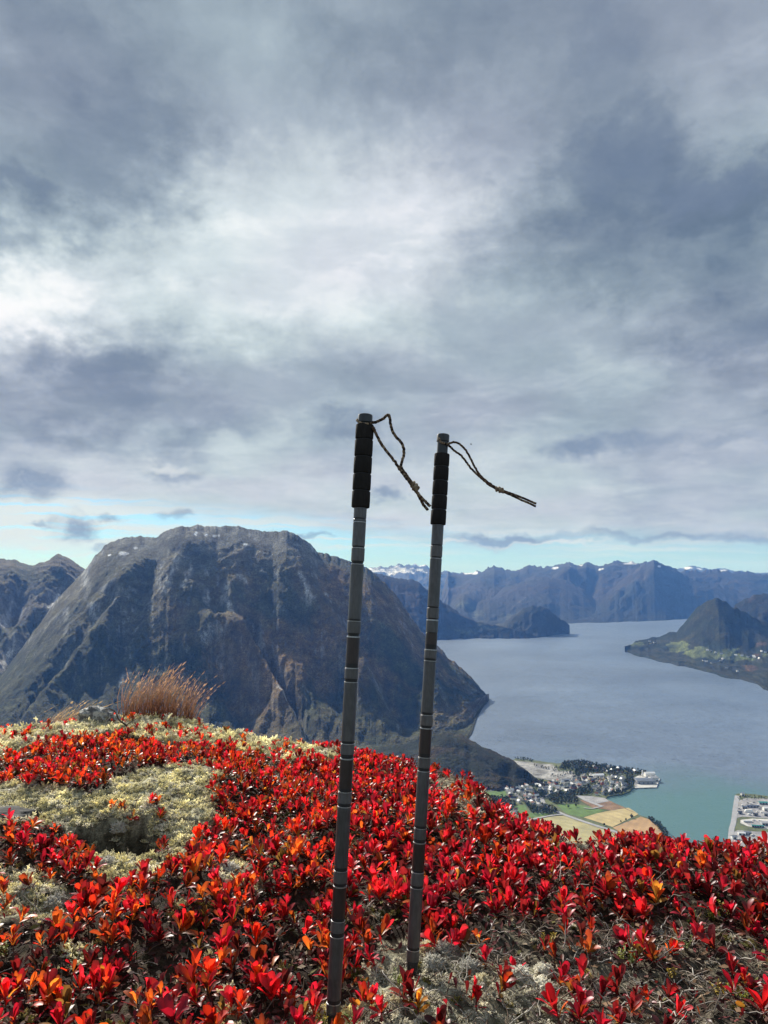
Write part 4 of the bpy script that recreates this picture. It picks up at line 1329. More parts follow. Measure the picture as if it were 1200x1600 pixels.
LICHEN = [([(0, 1135), (120, 1125), (240, 1112), (330, 1130), (420, 1160), (530, 1175), (525, 1198), (440, 1188), (360, 1176), (300, 1166), (200, 1150), (60, 1160), (0, 1185), (-450, 1190), (-450, 1135)], 1.0),
          ([(-450, 1240), (60, 1225), (150, 1238), (190, 1212), (230, 1200), (325, 1188), (345, 1215), (335, 1290), (300, 1335), (230, 1335), (150, 1345), (100, 1300), (60, 1285), (-450, 1310)], 1.0),
          ([(-450, 1380), (60, 1355), (110, 1395), (100, 1440), (-450, 1435)], 0.6), ([(150, 1330), (230, 1335), (300, 1345), (200, 1395), (150, 1375)], 0.8),
          ([(338, 1345), (388, 1350), (382, 1388), (338, 1380)], 0.6), ([(560, 1500), (640, 1465), (700, 1475), (760, 1500), (870, 1515), (905, 1560), (860, 1620), (560, 1620)], 0.55),
          ([(640, 1200), (715, 1212), (750, 1232), (790, 1275), (750, 1275), (700, 1252), (660, 1238)], 0.5), ([(865, 1300), (965, 1320), (955, 1345), (860, 1342)], 0.45), ([(500, 1575), (580, 1560), (640, 1565), (600, 1620), (500, 1620)], 0.5),
          ([(700, 1225), (740, 1240), (735, 1275), (690, 1262)], 0.55), ([(440, 1290), (470, 1290), (465, 1330), (435, 1320)], .3)]
TWIGS = [(640, 1505), (740, 1468), (830, 1450), (900, 1462), (1000, 1445), (1090, 1460), (1150, 1490), (1700, 1520), (1700, 1620), (540, 1620), (560, 1550)]
RED = [([(-450, 1150), (0, 1140), (240, 1120), (420, 1160), (530, 1172), (520, 1195), (420, 1185), (300, 1160), (0, 1175), (-450, 1185)], .30), ([(40, 1172), (150, 1150), (250, 1142), (330, 1152), (345, 1178), (322, 1205), (200, 1202), (150, 1238), (60, 1232)], .95), ([(-450, 1190), (60, 1180), (110, 1225), (80, 1245), (-450, 1250)], .9),
       ([(335, 1168), (450, 1166), (540, 1176), (645, 1200), (665, 1400), (560, 1425), (440, 1405), (340, 1335), (322, 1240)], 1.0),
       ([(640, 1200), (730, 1222), (785, 1270), (900, 1302), (1700, 1318), (1700, 1480), (1130, 1465), (1050, 1440), (950, 1450), (850, 1440), (760, 1465), (640, 1480), (600, 1400)], .9),
       ([(-450, 1300), (60, 1288), (110, 1310), (165, 1395), (255, 1330), (335, 1300), (460, 1390), (565, 1420), (610, 1480), (545, 1640), (-450, 1640)], .9),
       ([(150, 1254), (250, 1258), (248, 1294), (158, 1290)], .9), ([(640, 1440), (760, 1430), (780, 1490), (720, 1500), (640, 1500)], .5),
       ([(545, 1480), (1700, 1430), (1700, 1640), (545, 1640)], .24), ([(1135, 1425), (1700, 1425), (1700, 1640), (1165, 1640)], .55)]


def soft_mask(px, py, polys, wob, seed, comb=np.maximum):
    wx = px + wob * fbm(px / 38, py / 24, seed, 3)
    wy = py + wob * 0.6 * fbm(px / 38, py / 24, seed + 4, 3)
    m = np.zeros(np.shape(px))
    for poly, v in polys:
        m = comb(m, inside(wx, wy, poly) * v)
    return m


M_SOIL, g, b = material('hilltop_ground')
at = g.node('ShaderNodeVertexColor', layer_name='Col').outputs[0]
pos = g.node('ShaderNodeNewGeometry').outputs['Position']
f = g.m('MULTIPLY', g.rng(g.noise(pos, 60, 5, 0.7), 0.3, 0.7, 0.55, 1.5), g.rng(g.noise(pos, 220, 4, 0.7), 0.3, 0.7, 0.6, 1.4))
g.put(b.inputs['Base Color'], g.v('SCALE', at, None, f))
b.inputs['Roughness'].default_value = 0.95
b.inputs['Specular IOR Level'].default_value = 0.15
bn = g.node('ShaderNodeBump')
bn.inputs['Distance'].default_value = 0.012
g.put(bn.inputs['Height'], g.m('ADD', g.noise(pos, 90, 5, 0.75), g.m('MULTIPLY', g.noise(pos, 300, 3, 0.7), 0.4)))
g.put(b.inputs['Normal'], bn.outputs[0])


def add_ground():
    a1 = np.linspace(R(-52), R(52), 640)
    rest = np.concatenate([np.linspace(R(52), R(308), 240)[1:-1]])
    az = np.concatenate([a1, rest, [R(308)]])
    D = np.concatenate([[0.02, 0.3, 0.6, 0.9], np.geomspace(1.1, 5.2, 270), np.geomspace(5.4, 1600, 40)])
    A, DD = np.meshgrid(az, D, indexing='ij')
    x, y = DD * np.sin(A), DD * np.cos(A)
    z = ground_z(x, y)
    px, py = project(x, np.maximum(y, 0.05), z)
    ok = (y > 0.3) & (DD < 5.3)
    L = np.where(ok, soft_mask(px, py, LICHEN, 14, 21), 0.2)
    T = np.where(ok, soft_mask(px, py, [(TWIGS, 1.0)], 20, 31), 0)
    n = fbm(x * 5, y * 5, 14, 4)
    n2 = fbm(x * 30, y * 30, 15, 3)
    C = lerp((0.018, 0.012, 0.009), (0.055, 0.037, 0.025), np.clip(0.5 + n, 0, 1))
    C = lerp(C, lerp((0.05, 0.04, 0.03), (0.16, 0.14, 0.105), np.clip(0.5 + 1.2 * n2 + n, 0, 1)), T)
    C = lerp(C, (0.045, 0.042, 0.018), 0.6 * sstep(n2, 0.1, 0.5) * (1 - L))
    C = lerp(C, lerp((0.34, 0.32, 0.21), (0.60, 0.57, 0.40), np.clip(0.5 + n2, 0, 1)), np.clip(L * (0.75 + 0.6 * n2), 0, 1))
    h = np.exp(-((((x - HOLE[0]) / 1.5) ** 2 + (y - HOLE[1]) ** 2) / 0.125 ** 2) ** 2)
    C = lerp(C, (0.010, 0.007, 0.005), h)
    for bx, by in POLE_FEET:
        C = lerp(C, (0.02, 0.015, 0.01), np.exp(-((x - bx) ** 2 + (y - by) ** 2) / 0.035 ** 2))  # shade of the small hollow painted into the soil round each foot
    far = sstep(DD, 6, 20)
    C = lerp(C, (0.05, 0.055, 0.03), far)
    na, nd = len(az), len(D)
    F = grid_faces(na, nd)
    wrap = np.arange(nd - 1)
    F2 = np.stack([(na - 1) * nd + wrap, wrap, wrap + 1, (na - 1) * nd + wrap + 1], -1)
    P = np.stack([x, y, z], -1)
    o = link('ground', mesh_np('ground', P, [F[:, ::-1], F2[:, ::-1]], [M_SOIL], C))
    tag(o, 'rounded mountain top of dark soil and pale lichen dropping away', 'ground', kind='structure')


add_ground()


def world_samples(x0, x1, y0, y1, step, rs):
    """Jittered grid of ground points."""
    X, Y = np.meshgrid(np.arange(x0, x1, step), np.arange(y0, y1, step), indexing='ij')
    X = (X + rs.uniform(-.5, .5, X.shape) * step).ravel()
    Y = (Y + rs.uniform(-.5, .5, Y.shape) * step).ravel()
    a = np.arctan2(X, Y)
    D = np.hypot(X, Y)
    cd = np.interp(a, _ca, _cd)
    k = (D > 0.9) & (D < cd + 0.3) & (np.abs(a) < R(50))
    return X[k], Y[k]


# ------------------------------------------------------------------ lichen carpet: many small branched tufts
def mat_vcol(name, rough, spec, trans=0.0, scale=0.0, var=0.3, tcol=1.0):
    m, g, b = material(name)
    at = g.node('ShaderNodeVertexColor', layer_name='Col').outputs[0]
    c = at
    if scale:
        pos = g.node('ShaderNodeNewGeometry').outputs['Position']
        c = g.v('SCALE', at, None, g.rng(g.noise(pos, scale, 4, 0.65), 0.3, 0.7, 1 - var, 1 + var))
    g.put(b.inputs['Base Color'], c)
    b.inputs['Roughness'].default_value = rough
    b.inputs['Specular IOR Level'].default_value = spec
    if trans:
        t = g.node('ShaderNodeBsdfTranslucent')
        g.put(t.inputs['Color'], g.v('SCALE', c, None, tcol))
        mx = g.node('ShaderNodeMixShader')
        mx.inputs[0].default_value = trans
        g.l.new(b.outputs[0], mx.inputs[1])
        g.l.new(t.outputs[0], mx.inputs[2])
        g.l.new(mx.outputs[0], m.node_tree.nodes['Material Output'].inputs['Surface'])
    return m


M_LICHEN = mat_vcol('lichen', 0.9, 0.1, 0.5, 9.0, 0.25)
LICH_COL = np.array([(0.84, 0.79, 0.54), (0.88, 0.84, 0.64), (0.72, 0.68, 0.48), (0.76, 0.73, 0.62), (0.60, 0.57, 0.48)])


def lichen_tuft(seed, n, r, col, thick=0.0013, flat_=0.8):
    q = np.random.default_rng(seed)
    mb = MB()
    for _ in range(n):
        d = q.normal(size=3)
        d[2] = abs(d[2]) * flat_ + 0.15
        d /= np.linalg.norm(d)
        p0 = np.array([q.normal(0, r * .25), q.normal(0, r * .25), -0.004])
        L = r * q.uniform(0.55, 1.05)
        mid = p0 + d * L * 0.55 + q.normal(0, r * .12, 3)
        c = col * q.uniform(0.75, 1.2)
        mb.tube([p0, mid], [thick * 1.3, thick * 1.1], 3, c * 0.9)
        for _k in range(3):
            e = d + q.normal(0, 0.65, 3)
            e /= np.linalg.norm(e)
            tip = mid + e * L * q.uniform(0.25, 0.55)
            c2 = c * q.uniform(0.9, 1.15)
            mb.tube([mid, (mid + tip) / 2 + q.normal(0, r * .06, 3), tip], [thick * 1.1, thick, thick * 0.5], 3, c2)
    return mb.mesh('lichen_tuft', M_LICHEN, False)


def scatter(name, meshes, pts, rots, scales, idx, label, cat):
    """One object: geometry nodes put a mesh of the list on every point."""
    src = bpy.data.collections.new(name + '_pieces')
    objs = []
    for i, me in enumerate(meshes):
        o = bpy.data.objects.new(f'{name}_piece', me)
        src.objects.link(o)
        objs.append(o)
    me = bpy.data.meshes.new(name)
    me.vertices.add(len(pts))
    me.vertices.foreach_set('co', np.asarray(pts, np.float32).ravel())
    for nm, typ, key, val in (('rot', 'FLOAT_VECTOR', 'vector', rots), ('size', 'FLOAT', 'value', scales), ('which', 'INT', 'value', idx)):
        at = me.attributes.new(nm, typ, 'POINT')
        at.data.foreach_set(key, np.asarray(val, np.int32 if typ == 'INT' else np.float32).ravel())
    o = link(name, me)
    ng = bpy.data.node_groups.new(name, 'GeometryNodeTree')
    ng.interface.new_socket('Geometry', in_out='INPUT', socket_type='NodeSocketGeometry')
    ng.interface.new_socket('Geometry', in_out='OUTPUT', socket_type='NodeSocketGeometry')
    N, Lk = ng.nodes, ng.links
    gi, go = N.new('NodeGroupInput'), N.new('NodeGroupOutput')
    g2i = N.new('GeometryNodeGeometryToInstance')
    for ob in reversed(objs):
        oi = N.new('GeometryNodeObjectInfo')
        oi.inputs['Object'].default_value = ob
        oi.inputs['As Instance'].default_value = True
        Lk.new(oi.outputs['Geometry'], g2i.inputs[0])
    iop = N.new('GeometryNodeInstanceOnPoints')

    def attr(nm, typ):
        a = N.new('GeometryNodeInputNamedAttribute')
        a.data_type = typ
        a.inputs['Name'].default_value = nm
        return next(s for s in a.outputs if s.enabled and s.name == 'Attribute')
    Lk.new(gi.outputs[0], iop.inputs['Points'])
    Lk.new(g2i.outputs[0], iop.inputs['Instance'])
    iop.inputs['Pick Instance'].default_value = True
    Lk.new(attr('which', 'INT'), iop.inputs['Instance Index'])
    e2r = N.new('FunctionNodeEulerToRotation')
    Lk.new(attr('rot', 'FLOAT_VECTOR'), e2r.inputs[0])
    Lk.new(e2r.outputs[0], iop.inputs['Rotation'])
    Lk.new(attr('size', 'FLOAT'), iop.inputs['Scale'])
    Lk.new(iop.outputs[0], go.inputs[0])
    md = o.modifiers.new('scatter', 'NODES')
    md.node_group = ng
    tag(o, label, cat, kind='stuff')
    return o


def add_lichen():
    q = np.random.default_rng(41)
    x, y = world_samples(-3.6, 3.6, 0.6, 5.0, 0.0165, q)
    px, py = gproj(x, y)
    L = soft_mask(px, py, LICHEN, 14, 21)
    T = soft_mask(px, py, [(TWIGS, 1.0)], 20, 31)
    n = fbm(x * 9, y * 9, 44, 3)
    D = np.hypot(x, y)
    prob = np.where(L > 0, L * sstep(n, -0.55, -0.1), np.where(T > 0, 0.26, 0.40) * sstep(fbm(x * 6, y * 6, 45, 3), np.where(T > 0, 0.02, 0.18), np.where(T > 0, 0.35, 0.42)))
    hole = np.exp(-((((x - HOLE[0]) / 1.5) ** 2 + (y - HOLE[1] + 0.01) ** 2) / 0.115 ** 2) ** 3)
    prob = prob * (1 - hole)
    k = q.random(len(x)) < prob
    x, y, px, py, n = x[k], y[k], px[k], py[k], n[k]
    m = len(x)
    z = ground_z(x, y)
    meshes = [lichen_tuft(60 + i, 34, 0.019, LICH_COL[i % 5]) for i in range(10)]
    right = px > 560
    idx = np.where(right, q.choice([3, 4, 8, 9, 3], m), q.choice([0, 1, 2, 5, 6, 7, 3, 8], m))
    moss = (L[k] < 0.2) & (T[k] == 0) & (q.random(m) < 0.55)
    meshes += [lichen_tuft(90 + i, 40, 0.016, np.array(c)) for i, c in enumerate([(0.30, 0.26, 0.08), (0.17, 0.17, 0.05), (0.42, 0.36, 0.16)])]
    idx = np.where(moss, q.choice([10, 11, 12], m), idx)
    idx = np.where((T[k] > 0) & (q.random(m) < 0.18), q.choice([10, 11, 12], m), idx)
    rots = np.stack([q.normal(0, .25, m), q.normal(0, .25, m), q.uniform(0, 6.28, m)], -1)
    crest = inside(px, py, LICHEN[0][0])
    size = q.uniform(0.55, 1.25, m) * np.where(crest, np.clip(q.lognormal(0.1, .38, m), .6, 2.4), 1.0) * (1 + 0.4 * n) * np.where(right, 0.62, 1.0)
    scatter('lichen_carpet', meshes, np.stack([x, y, z], -1), rots, size, idx, 'cream coloured reindeer lichen spreading over the hilltop', 'lichen')
    return m


N_LICHEN = add_lichen()


# ------------------------------------------------------------------ dead twigs and litter
M_TWIG = mat_vcol('dead_wood', 0.9, 0.1)


def add_twigs():
    q = np.random.default_rng(51)
    x, y = world_samples(-3.6, 3.6, 0.6, 4.6, 0.021, q)
    px, py = gproj(x, y)
    T = soft_mask(px, py, [(TWIGS, 1.0)], 20, 31)
    k = q.random(len(x)) < np.where(T > 0, 0.66, 0.10)
    x, y, T = x[k], y[k], T[k]
    mb = MB()
    cols = np.array([(0.34, 0.31, 0.27), (0.25, 0.215, 0.18), (0.17, 0.125, 0.095), (0.44, 0.41, 0.36), (0.10, 0.07, 0.05)])
    for cx, cy_, t in zip(x, y, T):
        n = 6
        ln = q.uniform(0.02, 0.085)
        h = q.uniform(0, 2 * np.pi)
        hs = h + np.cumsum(q.normal(0, 0.38, n))
        px_ = cx + np.cumsum(np.cos(hs)) * ln / n
        py_ = cy_ + np.cumsum(np.sin(hs)) * ln / n
        up = 0.004 + np.cumsum(q.normal(0.0012, 0.004, n))
        if q.random() < 0.3:
            up = up + np.linspace(0, q.uniform(0.01, 0.04), n)
        pz = ground_z(px_, py_) + np.maximum(up, 0.002)
        r = q.uniform(0.0006, 0.0014) * np.linspace(1.2, 0.6, n)
        mb.tube(np.stack([px_, py_, pz], -1), r, 4, cols[q.choice(5, p=[.3, .25, .2, .12, .13])] * q.uniform(.8, 1.2))
        if q.random() < 0.5:
            i = q.integers(1, n - 1)
            a = hs[i] + q.choice([-1, 1]) * q.uniform(.5, 1)
            l2 = ln * q.uniform(.2, .45)
            p0 = np.array([px_[i], py_[i], pz[i]])
            p2 = p0 + [np.cos(a) * l2, np.sin(a) * l2, q.uniform(0, .012)]
            mb.tube([p0, (p0 + p2) / 2 + [0, 0, .003], p2], [r[i], r[i] * .8, r[i] * .5], 3, cols[q.choice(3)])
    o = link('dead_twigs', mb.mesh('dead_twigs', M_TWIG))
    tag(o, 'tangle of thin grey dead twigs lying on the open ground', 'twigs', kind='stuff')


add_twigs()


def add_litter():
    """Fallen leaves and crumbs of moss under the plants."""
    q = np.random.default_rng(52)
    x, y = world_samples(-3.6, 3.6, 0.6, 4.4, 0.0145, q)
    px, py = gproj(x, y)
    L = soft_mask(px, py, LICHEN, 14, 21)
    k = q.random(len(x)) < np.where(L > 0.3, 0.06, 0.75)
    x, y = x[k], y[k]
    m = len(x)
    z = ground_z(x, y) + q.uniform(0.002, 0.012, m)
    ln, wd = q.uniform(0.006, 0.014, m), q.uniform(0.0025, 0.006, m)
    h, tl, rl = q.uniform(0, 6.28, m), q.normal(0, .45, m), q.normal(0, .5, m)
    d = np.stack([np.cos(h) * np.cos(tl), np.sin(h) * np.cos(tl), np.sin(tl)], -1)
    s = np.stack([-np.sin(h) * np.cos(rl), np.cos(h) * np.cos(rl), np.sin(rl)], -1)
    c = np.stack([x, y, z], -1)
    up = np.array([0, 0, 1.0])
    v = np.stack([c - d * ln[:, None], c + s * wd[:, None] + up * 0.001, c + d * ln[:, None], c - s * wd[:, None] + up * 0.001], 1).reshape(-1, 3)
    i = np.arange(m)[:, None] * 4
    F = np.concatenate([i + [0, 3, 2], i + [0, 2, 1]])
    cols = np.array([(0.07, 0.035, 0.028), (0.11, 0.03, 0.03), (0.16, 0.10, 0.06), (0.045, 0.025, 0.025), (0.22, 0.17, 0.12), (0.10, 0.095, 0.03)])
    C = cols[q.choice(6, m, p=[.28, .2, .18, .18, .1, .06])] * q.uniform(.7, 1.3, (m, 1))
    o = link('leaf_litter', mesh_np('leaf_litter', v, F, [mat_vcol('dry_leaf', 0.85, 0.12)], np.repeat(C, 4, 0)))
    tag(o, 'brown and dull red fallen leaves covering the soil', 'leaf litter', kind='stuff')


add_litter()

# ------------------------------------------------------------------ red leaved plants
def mat_leaf():
    m, g, b = material('red_leaf')
    at = g.node('ShaderNodeVertexColor', layer_name='Col').outputs[0]
    g.put(b.inputs['Base Color'], g.v('SCALE', at, None, 0.85))
    b.inputs['Roughness'].default_value = 0.42
    b.inputs['Specular IOR Level'].default_value = 0.4
    t = g.node('ShaderNodeBsdfTranslucent')
    # light through the blade comes out more saturated
    g.put(t.inputs['Color'], g.mix(1.0, at, (1.6, 1.25, 0.9), 'MULTIPLY'))
    mx = g.node('ShaderNodeMixShader')
    mx.inputs[0].default_value = 0.48
    g.l.new(b.outputs[0], mx.inputs[1])
    g.l.new(t.outputs[0], mx.inputs[2])
    g.l.new(mx.outputs[0], m.node_tree.nodes['Material Output'].inputs['Surface'])
    return m


M_LEAF = mat_leaf()
M_STEM = mat_vcol('woody_stem', 0.8, 0.2)
# tip colour, base colour
LEAF_COL = [((0.47, 0.012, 0.024), (0.40, 0.018, 0.020)), ((0.50, 0.030, 0.014), (0.48, 0.085, 0.018)), ((0.48, 0.095, 0.018), (0.50, 0.19, 0.03)), ((0.17, 0.011, 0.017), (0.14, 0.015, 0.014)),
            ((0.35, 0.009, 0.034), (0.28, 0.010, 0.024)), ((0.44, 0.20, 0.03), (0.36, 0.24, 0.045)), ((0.28, 0.045, 0.016), (0.27, 0.095, 0.02)), ((0.085, 0.013, 0.017), (0.075, 0.016, 0.014)), ((0.52, 0.020, 0.048), (0.48, 0.030, 0.030)), ((0.15, 0.085, 0.025), (0.13, 0.10, 0.03))]
CNAME = ['scarlet', 'orange red', 'orange', 'dark maroon', 'crimson', 'yellow', 'rust coloured', 'blackish red', 'bright red', 'olive brown']
LEAF_SHAPES, NLV = [], 6


def leaf_shape(seed):
    """Unit leaf along +Z, facing -Y (its upper side), spoon shaped, folded along its midrib and bent back."""
    q = np.random.default_rng(seed)
    n = NLV
    t = np.linspace(0, 1, n)
    wmax = q.uniform(0.130, 0.190)
    prof = np.array([0.10, 0.33, 0.64, 0.93, 1.0, 0.70]) * wmax
    fold, bend, twist, wave = q.uniform(0.15, 0.6), q.uniform(-0.10, 0.45), q.normal(0, 0.25), q.normal(0, 0.025, n)
    ang = bend * (t ** 1.5) * 1.6
    dz, dy = np.cos(ang) / (n - 1), np.sin(ang) / (n - 1)
    z, y = np.concatenate([[0], np.cumsum(dz[1:])]), np.concatenate([[0], np.cumsum(dy[1:])])
    V = []
    for i in range(n):
        for s in (-1, 0, 1):
            wv = prof[i] * s
            lift = -abs(s) * prof[i] * fold + wave[i] * s
            tw = twist * t[i]
            V.append((wv * math.cos(tw) - lift * math.sin(tw), y[i] + wv * math.sin(tw) + lift * math.cos(tw), z[i]))
    V.append((0, y[-1] + dy[-1] * .24, z[-1] + dz[-1] * .24))
    F = [[i * 3 + j, i * 3 + j + 1, i * 3 + j + 4, i * 3 + j + 3] for i in range(n - 1) for j in (0, 1)]
    b0 = (n - 1) * 3
    T = [[b0, b0 + 1, 3 * n], [b0 + 1, b0 + 2, 3 * n]]
    return np.array(V), np.array(F), np.array(T)


N_SHAPE = 9
for i in range(N_SHAPE):
    LEAF_SHAPES.append(leaf_shape(200 + i))
T_LEAF = np.concatenate([np.repeat(np.linspace(0, 1, NLV), 3), [1.05]])
MID = np.concatenate([np.tile([0, 1, 0], NLV), [0.5]])


def leaf_colour(ci, seed=0):
    tip, base = np.array(LEAF_COL[ci][0]), np.array(LEAF_COL[ci][1])
    q = np.random.default_rng(seed)
    c = base + (tip - base) * sstep(T_LEAF, 0.1, 0.75)[:, None]
    c = c * (1 + 0.25 * MID[:, None] * np.array([1, 1.4, 1.1]))
    c = c * q.uniform(0.85, 1.15, (len(c), 1))
    if seed % 4 == 0:                                     # dried tip or spot
        c = lerp(c, (0.10, 0.035, 0.02), 0.6 * sstep(T_LEAF, 0.75, 1.0))
    return c


POOL_LEAF = {}


SHADE = (0.55, 0.84, 1.12, 1.42)


def leaf_mesh(si, ci, sh):
    if (si, ci, sh) not in POOL_LEAF:
        V, F, T = LEAF_SHAPES[si]
        POOL_LEAF[(si, ci, sh)] = mesh_np('leaf', V, [F, T], [M_LEAF], leaf_colour(ci, si + 10 * ci) * SHADE[sh])
    return POOL_LEAF[(si, ci, sh)]


def leaf_matrix(loc, yaw, tilt, roll, size, wide):
    m = Matrix.Translation(loc) @ Matrix.Rotation(yaw, 4, 'Z') @ Matrix.Rotation(tilt, 4, 'X') @ Matrix.Rotation(roll, 4, 'Z')
    return m @ Matrix.Diagonal((size * wide, size, size, 1))


def stem_mesh(h, q):
    mb = MB()
    k = 4
    p = np.stack([np.cumsum(q.normal(0, .0012, k)), np.cumsum(q.normal(0, .0012, k)), np.linspace(-0.006, h, k)], -1)
    mb.tube(p, np.linspace(0.0016, 0.0009, k), 5, np.array((0.10, 0.045, 0.035)) * q.uniform(.7, 1.3))
    return mb.mesh('stem', M_STEM)


def plan_plants():
    q = np.random.default_rng(77)
    x, y = world_samples(-3.6, 3.6, 0.6, 4.6, 0.0312, q)
    px, py = gproj(x, y)
    L = soft_mask(px, py, LICHEN, 14, 21)
    d = soft_mask(px, py, RED, 9, 61)
    clump = sstep(fbm(x * 7, y * 7, 62, 3) + 0.25 * (px > 560), -0.45, 0.12)
    r5 = inside(px, py, [(145, 1250), (255, 1255), (252, 1297), (152, 1294)])
    upleft = ~r5 & (px < 345) & (L > 0.5) & (py > 1185)
    farther = sstep(np.hypot(x, y), 1.9, 2.5)
    prob = d * (0.10 + 0.90 * clump) * (0.72 + 0.28 * farther) * np.where(upleft, 0.17, 1.0) * np.where((L > .5) & ~upleft & ~r5 & (px < 345), 0.35, 1.0) * np.where((L > .3) & (px > 345), 0.32, 1.0)
    hq = ((x - HOLE[0]) / 1.5) ** 2 + (y - HOLE[1]) ** 2
    prob = np.where(hq < 0.075 ** 2, 0, prob)
    for bx, by in POLE_FEET:
        prob = np.where((x - bx) ** 2 + (y - by) ** 2 < 0.035 ** 2, 0, prob)
        # nothing tall directly in front of the feet
        prob = np.where((np.abs(x - bx * y / by) < 0.03) & (y < by) & (y > by - 0.12), 0, prob)
    k = q.random(len(x)) < prob
    x, y, px, py, d = x[k], y[k], px[k], py[k], d[k]
    extra = [(560, 1545), (598, 1578), (628, 1560), (650, 1572), (655, 1583), (735, 1568), (512, 1590), (700, 1478), (716, 1478), (760, 1500), (812, 1508), (893, 1540), (912, 1560), (1013, 1478), (870, 1495), (905, 1590), (880, 1598), (985, 1578), (1190, 1590), (746, 1586)]
    ex, ey = on_plane(np.array([e[0] for e in extra], float), np.array([e[1] + 12 for e in extra], float), 0.0)
    x, y = np.concatenate([x, ex]), np.concatenate([y, ey])
    px, py = gproj(x, y)
    z = ground_z(x, y)
    plants = []
    warm = sstep(520 - px + 90 * fbm(x * 3, y * 3, 63, 2), -150, 250)     # orange towards the one side, crimson on the other
    dark = sstep(px + 120 * fbm(x * 4, y * 4, 64, 2), 850, 1150) * (py < 1500)
    for i in range(len(x)):
        w_, dk = warm[i], dark[i]
        p = np.array([.20 - .02 * w_ - .08 * dk, .07 + .24 * w_ - .04 * dk, .02 + .22 * w_, .16 + .16 * dk, .26 - .10 * w_ + .06 * dk, .006 + .010 * w_, .06 + .14 * w_, .07 + .06 * dk, .17 - .05 * w_ - .10 * dk, .012 + .035 * w_])
        ci = int(q.choice(10, p=p / p.sum()))
        h = q.uniform(0.010, 0.034)
        nl = int(q.integers(6, 14))
        base = float(np.clip(q.lognormal(0, .20), .62, 1.4)) * 0.0295 * (1 - 0.12 * float(sstep(math.hypot(x[i], y[i]), 2.0, 3.0)))
        shade = int(q.choice(4, p=[.2, .34, .32, .14]))
        if py[i] < 1290 and px[i] < 345:
            base *= 0.95
        lean = np.array([q.normal(0, .26), q.normal(0, .26)])
        y0 = q.uniform(0, 6.28)
        opening = q.uniform(30, 72)
        lv = []
        for k_ in range(nl):
            f = k_ / (nl - 1)                              # 0 innermost, 1 outermost
            yaw = y0 + k_ * 2.4 + q.normal(0, .25)
            tilt = R(6 + opening * f ** 1.2) + q.normal(0, .22)
            size = base * (0.82 + 0.3 * math.sin(math.pi * min(1, 0.25 + 0.7 * f))) * q.uniform(0.85, 1.12)
            cc = ci
            r = q.random()
            if r < 0.20:
                cc = int(q.choice(10, p=p / p.sum()))
            elif f > 0.5 and r < 0.55:
                cc = int(q.choice([3, 6, 5, 2, 7, 9], p=[.30, .24, .08, .12, .14, .12]))
            hh = h * (1 - 0.55 * f)
            # leaf leans away from the stem: upper side looks inwards and up
            lv.append((int(q.integers(N_SHAPE)), cc, hh, yaw, -tilt + 0.0, q.normal(0, .28), size, q.uniform(.85, 1.2), int(np.clip(shade + q.integers(-1, 2), 0, 3))))
        plants.append(dict(x=x[i], y=y[i], z=z[i], px=px[i], py=py[i], h=h, lean=lean, lv=lv, ci=ci, d=math.hypot(x[i], y[i]), base=base, n=nl))
    return plants


def plant_root(p):
    return Matrix.Translation((p['x'], p['y'], p['z'] - 0.002)) @ Matrix.Rotation(p['lean'][0], 4, 'X') @ Matrix.Rotation(p['lean'][1], 4, 'Y')


def leaf_local(p, l):
    si, cc, hh, yaw, tilt, roll, size, wide, _ = l
    return leaf_matrix((0, 0, hh), yaw, tilt, roll, size, wide)


PLANTS = plan_plants()


def label_plants(front):
    marks = [('the nearer pole', POLE_FEET[0]), ('the farther pole', POLE_FEET[1]), ('the dark hollow in the lichen', HOLE)]
    for name, (a, b_) in [('the corner under the sprigs', (1190, 1580)), ('the white lichen cushions', (850, 1525)), ('the orange plants at the bottom', (180, 1595)), ('the dead twigs', (1000, 1530)),
                          ('the dark soil gap', (400, 1480)), ('the greyish lichen cushions', (70, 1390)), ('the dense red carpet', (800, 1400))]:
        marks.append((name, tuple(float(v) for v in on_plane(a, b_, 0.0))))
    near = {}
    for p in front:
        k = min(range(len(marks)), key=lambda j: (p['x'] - marks[j][1][0]) ** 2 + (p['y'] - marks[j][1][1]) ** 2)
        p['mark'] = k
        near.setdefault(k, []).append(p)
    ordn = ['closest'] + [n + ' closest' for n in NTH]
    for k, lst in near.items():
        lst.sort(key=lambda p: (p['x'] - marks[k][1][0]) ** 2 + (p['y'] - marks[k][1][1]) ** 2)
        seen = {}
        for p in lst:
            size = 'large' if p['base'] > 0.0325 else ('small' if p['base'] < 0.0265 else 'middle sized')
            key = (size, p['ci'])
            r = seen[key] = seen.get(key, -1) + 1
            o = ordn[r]
            p['label'] = f'{size} {CNAME[p["ci"]]} plant, {o} such to {marks[k][0]}'


